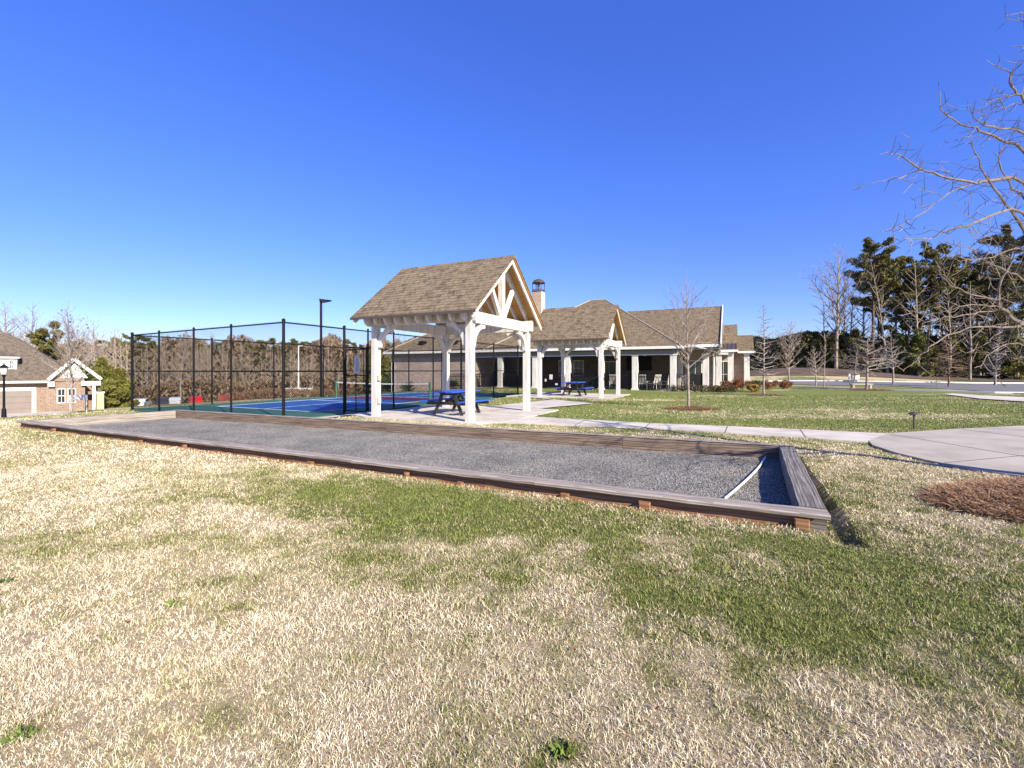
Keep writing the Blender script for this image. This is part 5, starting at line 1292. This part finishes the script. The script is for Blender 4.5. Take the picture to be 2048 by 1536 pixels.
# --- big bare tree whose limbs reach in from the right
rr = random.Random(77)
bt = thing('bare_tree', 'large pale barked bare tree whose knotted limbs reach in from the right edge', 'tree', (7.35, 5.75, Tz(7.35, 5.75)))
o3 = Vector(bt.location)
w = Wood(); w.mb.tube([Vector((7.35, 5.75, 0))-o3, Vector((7.3, 5.72, .6))-o3, Vector((7.38, 5.8, 1.3))-o3, Vector((7.3, 5.75, 1.9))-o3], [.13, .105, .10, .095], 12)
fork = Vector((7.3, 5.75, 1.9))
w.mb.tube([fork-o3, Vector((7.25, 5.9, 3.0))-o3, Vector((7.4, 5.8, 4.4))-o3, Vector((7.3, 5.9, 6.0))-o3, Vector((7.35, 5.85, 7.6))-o3], [.09, .07, .055, .035, .012], 10)
w.mb.build('trunk', 'bark', bt, smooth=True)
BR = [ # (attach height, base depth, tip depth, base radius, px list from base to tip)
 (2.3, 5.8, 5.3, .035, [(2048, 366), (1977, 363), (1941, 364.6), (1877, 350), (1843, 338.5), (1807, 314), (1772, 307)]),
 (None, 5.37, 5.2, .010, [(1843, 338.5), (1807, 353), (1780, 358), (1746, 364.6)]),
 (None, 5.6, 5.0, .012, [(1941, 369), (1895, 389), (1853, 420), (1807, 449), (1765, 464)]),
 (3.0, 5.9, 5.6, .034, [(2048, 301), (2012, 281.6), (1970, 265), (1941, 252), (1892, 229.5), (1876, 216)]),
 (3.2, 5.6, 5.4, .026, [(2048, 268.6), (1999, 258.8), (1957, 245.8), (1937.6, 216.5)]),
 (2.1, 5.7, 5.5, .034, [(2048, 455), (2012, 407), (1977, 361), (1954, 319), (1941, 280)]),
 (2.6, 6.0, 5.8, .026, [(2048, 396), (2035, 384), (2009, 351.6), (1996, 314), (2012, 283)]),
 (2.0, 5.5, 4.9, .026, [(2048, 425), (1983, 431), (1960, 441), (1921, 454), (1882, 465.5), (1856, 478.5), (1806, 475)]),
 (3.5, 5.8, 5.7, .030, [(2048, 203), (2032, 189), (2020, 163), (2016, 143), (1995, 132)]),
 (None, 5.75, 5.6, .009, [(2029, 189), (2006, 195), (1977, 197)]),
 (3.4, 5.7, 5.5, .013, [(2048, 211.6), (2012.5, 216.5), (1990, 211.6)]),
 (1.7, 5.4, 5.2, .042, [(2048, 650), (2020, 632), (1999, 614), (1996, 596), (2002, 566), (2020, 530), (2030, 500)]),
 (None, 5.3, 4.9, .013, [(1999, 614), (1969, 611), (1927, 611), (1903, 620)]),
 (None, 5.2, 4.6, .018, [(2048, 650), (2014, 656), (1969, 653), (1927, 659), (1885, 677), (1861, 695), (1834, 718.6), (1804, 744)]),
 (None, 5.3, 5.0, .013, [(2040, 652), (1999, 665), (1963, 692), (1933, 707)]),
 (None, 5.3, 4.8, .012, [(1996, 622), (1960, 625), (1921, 632), (1879, 638), (1843, 647)]),
 (None, 5.3, 5.0, .016, [(1998, 600), (1969, 596), (1927, 584), (1900, 569), (1879, 545), (1873, 521)]),
 (1.9, 5.7, 5.3, .022, [(2048, 560), (2010, 540), (1975, 525), (1945, 500), (1920, 495)]),
 (1.9, 5.9, 5.5, .018, [(2048, 600), (2030, 575), (2005, 520), (1990, 480), (1965, 470)]),
 (2.0, 5.6, 5.2, .018, [(2048, 500), (2000, 510), (1950, 520), (1915, 515)]),
 (3.9, 5.8, 5.6, .020, [(2060, 120), (2049, 60), (2044, 20)]),
 (1.6, 5.2, 4.9, .016, [(2048, 690), (2010, 690), (1975, 712), (1962, 735)]),
 (1.8, 5.9, 5.6, .014, [(2048, 730), (2020, 700), (1995, 680), (1970, 640)])]
# the pixels only fixed each limb's true 3D course once; from here on everything is world geometry
w = Wood()
for (hh, d0, d1, r0, P) in BR:
    n = len(P); pts = [D(p[0], p[1], d0+(d1-d0)*i/(n-1)) for i, p in enumerate(P)]
    if hh is not None:
        base = Vector((7.28, 5.8, hh)); a = pts[0]; mid = base.lerp(a, .5)+Vector((0, 0, -.05)); pts = [base, mid]+pts; 
    sm = smooth(pts, 3); sm = [p+Vector((rr.gauss(0, .006), rr.gauss(0, .01), rr.gauss(0, .006))) for p in sm]; L = len(sm)
    R0 = r0*(1.1 if hh else 1)*.66
    rad = [max(.003, R0*(1-.82*i/(L-1))) for i in range(L)]
    w.mb.tube([p-o3 for p in sm], rad, 6, cap=False)
    dirs = [(sm[min(i+1, L-1)]-sm[max(i-1, 0)]).normalized() for i in range(L)]; loc = [p-o3 for p in sm]
    tot = sum((loc[i+1]-loc[i]).length for i in range(L-1)); k = int(tot*6.0)
    for i in range(k):
        t = (i+rr.random())/k; t = min(max(t, .22 if hh else .05), .98); j = t*(L-1); a = int(j); p = loc[a].lerp(loc[a+1], j-a); d = dirs[a]
        qd = (d*rr.uniform(.35, .8)+perp(d, rr)*rr.uniform(.6, 1)).normalized(); l = rr.uniform(.12, .55)*(1-.4*t)
        PP_, DD_ = w.limb(p, qd, l, .0042, .0018, rr, .3, .03, 4, 4)
        for m_ in range(int(l*9)+1):
            tt = rr.random()*.95; jj = tt*4; aa = int(jj); pp = PP_[aa].lerp(PP_[aa+1], jj-aa); q2 = (DD_[aa]*.5+perp(DD_[aa], rr)).normalized(); w.limb(pp, q2, rr.uniform(.03, .2), .0036, .002, rr, .3, .03, 2, 3)
w.mb.build('branches', 'bark_limb', bt)
w = Wood() # the rest of the crown, outside the photograph
for i in range(16):
    az = rr.uniform(-1.5, .5); hz = rr.uniform(2.4, 6.3); q0 = Vector((7.32, 5.8, hz))-o3; e = rr.uniform(.3, .9)
    P_, D_ = w.limb(q0, Vector((math.cos(az)*math.cos(e), math.sin(az)*math.cos(e), math.sin(e))), rr.uniform(1.0, 1.9), .022, .006, rr, .25, .02, 6, 5); twigs(w, P_, D_, .018, .7, rr, 2, 4.5, .7, .03, .5, .2, .003)
w.mb.build('branches', 'bark_limb', bt)
# --- tree line on the right
tl = 'tall trees of the right hand tree line'
def tall(px, d, top, seed, label, **k):
    q = at(px, d); return bare_tree(label, q, Hof(top, d, q[2]), seed, bark='bark_far', group=tl, name='tall_bare_tree', minr=.02, **k)
tall(1672, 66, 492, 31, 'tall bare tree leaning left at the left end of the tree line', rad=.26, first=.30, spread=.36, ang=.55, dens=3.0, lvl=3, up=.07, lean=.015)
for i_, (px_, d_, tp_) in enumerate(((1690, 76, 548), (1728, 78, 540), (1765, 76, 535), (1812, 76, 530), (1862, 76, 525), (1892, 74, 520), (1925, 76, 515), (1960, 70, 520), (1998, 72, 525), (2035, 70, 500))):
    tall(px_, d_, tp_, 700+i_, 'grey bare tree standing among the tall pines', rad=.17, first=.25, spread=.26, ang=.6, dens=2.6, lvl=2)
tall(1650, 70, 600, 33, 'thin bare tree below and left of the leaning one', rad=.14, first=.3, spread=.2, ang=.8, dens=2.2, lvl=2)
tall(1700, 72, 560, 34, 'bare tree between the leaning tree and the first tall pine', rad=.16, first=.3, spread=.22, ang=.7, dens=2.0, lvl=2)
tall(1776, 62, 520, 35, 'pale bare tree rising through the middle pines', rad=.18, first=.3, spread=.22, ang=.55, dens=2.0, lvl=2)
tall(1838, 60, 505, 36, 'pale bare tree in front of the dense right pines', rad=.18, first=.25, spread=.25, ang=.6, dens=2.2, lvl=2)
tall(1900, 63, 530, 37, 'bare tree between the dense pines and the right edge', rad=.18, first=.2, spread=.28, ang=.6, dens=2.2, lvl=2)
tall(1940, 58, 560, 38, 'shorter bare tree near the right edge of the tree line', rad=.16, first=.2, spread=.28, ang=.6, dens=2.2, lvl=2)
for i, (px, d, top, cl, cr, lab_) in enumerate((
    (1742, 66, 490, .50, .17, 'tall pine with long bare trunk, first from the left'), (1756, 72, 515, .52, .14, 'tall pine close behind the first one'),
    (1792, 68, 522, .38, .16, 'pine with ragged crown between the two tallest'), (1815, 70, 540, .35, .15, 'lower pine left of the broad dark one'),
    (1850, 66, 497, .42, .19, 'broad dark pine in the middle of the tree line'), (1880, 70, 520, .40, .19, 'dark pine right of the broad one'),
    (1918, 72, 535, .35, .18, 'dark pine behind the overhanging limbs'), (1955, 68, 560, .30, .18, 'lower dark pine behind the overhanging limbs'),
    (2012, 62, 462, .42, .19, 'tallest dark pine at the right edge'), (2055, 64, 480, .35, .20, 'dark pine cut by the right edge'), (1985, 74, 545, .3, .18, 'pine standing behind and left of the tallest one'),
    (2110, 66, 500, .3, .2, 'dark pine just beyond the right edge'))):
    q = at(px, d); pine(lab_, q, Hof(top, d, q[2]), 100+i, clear=cl, crown=cr*.85, group=tl, n=44, size=.27, npc=130)
# understory: evergreens
for i, (px, d, top, mt, lab_) in enumerate((
    (1600, 72, 690, 'needle', 'dark low evergreen at the left end of the tree line'), (1632, 70, 678, 'needle', 'dark evergreen behind the small pale trees'), (1668, 68, 668, 'needle', 'dark evergreen at the foot of the leaning bare tree'),
    (1706, 68, 655, 'needle', 'pointed dark evergreen left of the broad lawn tree'), (1740, 64, 690, 'brownleaf', 'russet leaved young oak behind the broad lawn tree'), (1770, 70, 680, 'needle', 'dark evergreen right of the broad lawn tree'),
    (1798, 62, 668, 'needle_bright', 'yellow green young pine left of the brightest one'), (1838, 60, 655, 'needle_bright', 'bright yellow green young pine before the dark trees'), (1868, 64, 690, 'needle', 'dark evergreen right of the bright young pine'),
    (1905, 66, 640, 'needle_bright', 'bright young pine behind the cone shaped tree'), (1950, 62, 660, 'needle', 'dark evergreen behind the road near the right edge'), (1985, 64, 650, 'needle', 'dark evergreen behind the pale slender tree'),
    (2030, 60, 640, 'needle_bright', 'bright green young pine at the right edge'), (2080, 60, 650, 'needle', 'dark evergreen beyond the right edge'))):
    q = at(px, d); pine(lab_, q, Hof(top, d, q[2]), 140+i, name='evergreen_tree', clear=.02, crown=.30, mat=mt, group='low evergreens under the tree line', n=28, full=True, size=.32, npc=170)
# thicket masses: reads as one wall of growth
def mass(name, label, pts, hgt, depth, n, size, mat, seed, kind='stuff', cat='thicket'):
    rs = np.random.RandomState(seed); P = [Vector(p) for p in pts]; seg = [(P[i+1]-P[i]).length for i in range(len(P)-1)]; tot = sum(seg)
    t = rs.rand(n)*tot; X_ = np.empty(n); Y_ = np.empty(n); acc = 0
    for i, s in enumerate(seg):
        k = (t >= acc) & (t <= acc+s); f = (t[k]-acc)/s; X_[k] = P[i].x*(1-f)+P[i+1].x*f; Y_[k] = P[i].y*(1-f)+P[i+1].y*f; acc += s
    X_ += rs.uniform(-1, 1, n); Y_ += rs.rand(n)*depth
    hh = hgt*(.55+.75*fbm(X_*.22, Y_*.05, seed, 3)); Z_ = T(X_, Y_)+hh*rs.rand(n)**.8
    a = rs.normal(size=(n, 3))*np.array([.6, .6, 1.2]); a /= np.linalg.norm(a, axis=1)[:, None]; b = np.cross(a, rs.normal(size=(n, 3))); b /= np.linalg.norm(b, axis=1)[:, None]
    s = size*(.5+rs.rand(n))[:, None]; C = np.stack([X_, Y_, Z_], 1)
    V = np.stack([C-a*s, C+b*s*.35, C+a*s, C-b*s*.35], 1)
    o = np_mesh(name, V.reshape(-1, 3), quads=np.arange(n*4).reshape(-1, 4), mat=mat); tag(o, label, cat, kind=kind); return o
mass('undergrowth', 'dark evergreen undergrowth closing the foot of the right hand tree line', [(34, 80), (44, 76), (54, 74), (66, 72), (84, 72), (100, 68)], 7.0, 8, 150000, .32, 'needle', 5)
# --- the wood behind the courts, seen over the car park
wl_ = 'bare trees of the wood beyond the courts'
L1 = 'tall grey bare tree in the brown winter wood beyond the courts'
protos = []
for i in range(6):
    p_ = bare_tree(L1, (-70, 118+i*3, Tz(-70, 118)), 11.5+i*.7, 300+i, bark='bark_far', rad=.19, first=.25, spread=.24, ang=.55+.1*(i % 3), dens=2.0, lvl=2, up=.06, minr=.028, name='wood_tree', group=wl_)
    index_children(p_); protos.append(p_)
rr = random.Random(8); cnt = 0
for k in range(230):
    px = rr.uniform(-60, 1010); d = rr.uniform(98, 132); 
    if 300 < px < 700 and rr.random() < .0: continue
    q = at(px, d); o = protos[k % 6] if k < 6 else copy_tree(protos[k % 6])
    base = Hof(692+8*math.sin(px*.013)-(14 if px < 260 else 0), d, q[2]); s = base/12.5*rr.uniform(.82, 1.06); o.location = q; o.scale = (s, s, s); o.rotation_euler = (0, 0, rr.uniform(0, 6.28))
mass('wood_thicket', 'brown mass of bare twigs filling the wood beyond the courts', [(-150, 122), (-110, 124), (-70, 126), (-30, 128), (10, 130)], 15.5, 16, 210000, .50, 'thicket', 9)
mass('wood_thicket', 'low brown scrub along the near edge of the wood', [(-120, 96), (-90, 98), (-60, 100), (-20, 104), (0, 106)], 5.0, 10, 50000, .36, 'thicket', 10)
pr = [pine('dark pine crown showing among the bare trees of the far wood', (-60, 130, Tz(-60, 130)), 14, 400+i, clear=.35, crown=.17, n=16, size=.6, npc=26, group='pines in the wood beyond the courts') for i in range(3)]
for p_ in pr: index_children(p_)
for k, (px, d, top) in enumerate([(300, 128, 676), (345, 132, 680), (430, 130, 680), (475, 134, 684), (530, 130, 680), (600, 130, 678), (640, 134, 684), (700, 130, 684), (225, 120, 672), (270, 116, 672), (160, 112, 682), (380, 126, 690), (745, 128, 690), (560, 128, 690)]+[(250+i*37+(i*53) % 29, 126+(i*7) % 8, 683+(i*31) % 9) for i in range(16)]):
    o = pr[k] if k < 3 else copy_tree(pr[k % 3]); q = at(px, d); s = Hof(top, d, q[2])/14; o.location = q; o.scale = (s*1.15, s*1.15, s); o.rotation_euler = (0, 0, k*1.3)
# near left: trees round the brick house
q = at(88, 62); pine('dark round evergreen rising behind the brick house roof', q, Hof(652, 62, q[2]), 51, name='evergreen_tree', clear=.1, crown=.20, n=30, full=False, size=.35, npc=230, group='evergreens by the brick house')
q = at(205, 60); pine('bright green pine between the brick house and the fence', q, Hof(712, 60, q[2]), 52, name='evergreen_tree', clear=.02, crown=.34, mat='needle_bright', n=32, full=True, size=.35, npc=230, group='evergreens by the brick house')
q = at(238, 55); pine('bushy green pine right against the left end of the tall fence', q, Hof(735, 55, q[2]), 53, name='evergreen_tree', clear=.02, crown=.42, mat='needle_bright', n=32, full=True, size=.32, npc=230, group='evergreens by the brick house')
q = at(176, 64); pine('green pine behind the porch of the brick house', q, Hof(720, 64, q[2]), 54, name='evergreen_tree', clear=.02, crown=.30, mat='evergreen', n=26, full=True, size=.35, npc=100, group='evergreens by the brick house')
for i, (px, d, top, lab_) in enumerate(((22, 66, 603, 'spreading bare tree behind the brick house, at the left edge'), (62, 70, 605, 'bare tree behind the house with two raised limbs'), (-25, 64, 600, 'bare tree cut by the left edge'), (186, 80, 640, 'bare tree behind the brick house porch'), (40, 74, 640, 'lower bare tree behind the house roof'))):
    q = at(px, d); bare_tree(lab_, q, Hof(top, d, q[2]), 60+i, bark='bark_far', rad=.22, first=.22, spread=.40, ang=.65, dens=2.4, lvl=3, up=.05, minr=.02, name='spreading_tree', group='bare trees behind the brick house')
q = at(143, 33.0); yt = bare_tree('slender tree with a few dry leaves standing before the brick gable', q, Hof(612, 33, q[2]), 71, bark='bark_white', rad=.085, first=.24, spread=.36, ang=.5, dens=8, lvl=3, up=.06, minr=.011, name='young_oak')
rs = np.random.RandomState(5); ch_ = [c for c in yt.children if c.name.startswith('branches')][0]; co_ = np.empty(len(ch_.data.vertices)*3); ch_.data.vertices.foreach_get('co', co_); co_ = co_.reshape(-1, 3)
pk = co_[rs.choice(len(co_), 60)]; foliage('leaves', [(tuple(p), .10) for p in pk], 'brownleaf', yt, rs, .10, 4)
# green shrubbery seen between the posts near the court
q = at(738, 58); pine('yellow green pine seen just left of the near pavilion\'s left post', q, Hof(706, 58, q[2]), 81, name='evergreen_tree', clear=.02, crown=.22, mat='needle_bright', n=26, full=True, size=.32, npc=110)
q = at(775, 52); pine('yellow green pine seen just right of the near pavilion\'s left post', q, Hof(712, 52, q[2]), 82, name='evergreen_tree', clear=.3, crown=.30, mat='needle_bright', n=26, full=True, size=.3, npc=110)
q = at(772, 50); bush('very dark shrub beside the left corner of the clubhouse', q, 1.3, 1.3, 2.2, 'evergreen', 83, .12, 2600)
mass('bank_scrub', 'dry scrub on the bank between the court and the wood', [(-40, 62), (-26, 58), (-14, 56)], 1.2, 5, 5000, .18, 'brownleaf', 12)
# clubhouse planting
q = onc(-22.6, -.8, 0); bush('spiky grey green shrub against the left brick wing', (q[0], q[1], Tz(q[0], q[1])), .8, .6, 1.0, 'evergreen', 84, .10, 900)
q = onc(-17.5, -.8, 0); bush('low grey green shrub by the right end of the brick wing', (q[0], q[1], Tz(q[0], q[1])), .6, .5, .8, 'evergreen', 85, .10, 700)
hd = thing('hedge', 'low clipped brown green hedge below the porch corner', 'hedge', onc(1.6, -.55, 0), ROT)
foliage('foliage', [((-1.5+.33*k, .02*math.sin(k*3), .22), .27) for k in range(12)], 'hedge', hd, np.random.RandomState(2), .06, 330, .95)
for i, (x, y, rx, h_, mt, lab_) in enumerate(((4.15, 1.6, .85, .95, 'rust', 'large russet red shrub before the clubhouse end'), (3.3, 1.2, .5, .7, 'rust', 'smaller russet shrub left of the large one'), (5.0, 2.1, .55, .75, 'hedge', 'brown green shrub right of the russet ones'),
        (4.9, .5, .45, .55, 'gold', 'small golden shrub in front of the russet ones'), (6.1, 5.5, .8, .75, 'rust', 'russet shrub farther back by the clubhouse end'), (7.3, 7.2, .8, .7, 'rust', 'low russet shrub left of the slender lawn tree'), (3.0, .2, .6, .45, 'hedge', 'low brown shrub at the right end of the hedge'))):
    q = onc(x, y, 0); bush(lab_, (q[0], q[1], Tz(q[0], q[1])), rx, rx*.8, h_, mt, 90+i, .06, 2300, group='shrubs round the clubhouse end')
# white sign on the bank and a bench like slab by the road
p = G(1708, 764); t = thing('board_sign', 'small white board sign on the bank behind the lawn trees', 'sign', (p.x, p.y, p.z))
MB().box(-.55, .55, -.03, .03, .25, .85).build('sign_board', 'white', t)
for x in (-.4, .4): MB().cbox(x, .05, .06, .05, -.05, .8).build('post', 'white', t)
p = G(1722, 778); t = thing('stone_bench', 'low pale stone bench at the edge of the road behind the mulch ring', 'bench', (p.x, p.y, p.z), -.1)
MB().bevbox(0, 0, 1.5, .40, .33, .41, .02).build('seat', 'concrete_old', t)
for x in (-.6, .6): MB().cbox(x, 0, .14, .32, -.05, .33).build('leg', 'concrete_old', t)
# dark weeds in the near lawn
for i, (px, py, lab_) in enumerate(((348, 1212, 'green weed tuft in the pale grass left of centre'), (45, 1475, 'green weed tuft at the lower left corner'), (1128, 1505, 'green weed tuft at the bottom edge near the middle'), (8, 1165, 'tiny green weed at the left edge'))):
    p = G(px, py); t = thing('weed', lab_, 'weed', (p.x, p.y, p.z), 0, 'green weeds in the pale grass'); rs = np.random.RandomState(500+i); n = 34
    a = rs.rand(n)*6.28; r = rs.rand(n)*.035; x, y = r*np.cos(a), r*np.sin(a); b = a+rs.normal(size=n)*.6; L = .012+.022*rs.rand(n); h_ = .015+.022*rs.rand(n); w_ = .0017
    V = np.stack([np.stack([x-w_*np.sin(b), y+w_*np.cos(b), 0*x], 1), np.stack([x+w_*np.sin(b), y-w_*np.cos(b), 0*x], 1), np.stack([x+np.cos(b)*L*.5+w_*np.sin(b), y+np.sin(b)*L*.5-w_*np.cos(b), h_], 1), np.stack([x+np.cos(b)*L, y+np.sin(b)*L, h_*.7], 1)], 1)
    np_mesh('leaves', V.reshape(-1, 3), quads=np.arange(n*4).reshape(-1, 4), mat='weed', parent=t)

for i, (px, py) in enumerate(((1350, 1147), (1178, 1190), (256, 1250), (90, 1075), (1312, 1428), (1147, 1308))):
    p = G(px, py); rr = random.Random(i+40); t = MB(); r_ = .009*p.y/2.4+.006
    pts_ = [(0, -1.1), (.35, -.5), (.75, -.35), (.5, .1), (.7, .6), (.2, .55), (0, 1.1), (-.25, .5), (-.7, .55), (-.45, .05), (-.7, -.4), (-.3, -.5)]
    v = [(0, 0, .012)]+[(a*r_, b*r_, .012+.012*abs(a)+.01*max(0, b)) for a, b in pts_]; k = len(pts_)
    t.add(v+[(a, b, c-.0015) for a, b, c in v], [(0, j+1, (j+1) % k+1) for j in range(k)]+[(k+1, k+1+(j+1) % k+1, k+1+j+1) for j in range(k)])
    o = t.build('fallen_leaf', 'leaf_orange'); o.location = (p.x, p.y, p.z+.012); o.rotation_euler = (rr.uniform(-.3, .3), rr.uniform(-.3, .3), rr.uniform(0, 6))
    tag(o, 'curled orange brown leaf lying on the near lawn', 'leaf', 'fallen leaves on the near lawn')
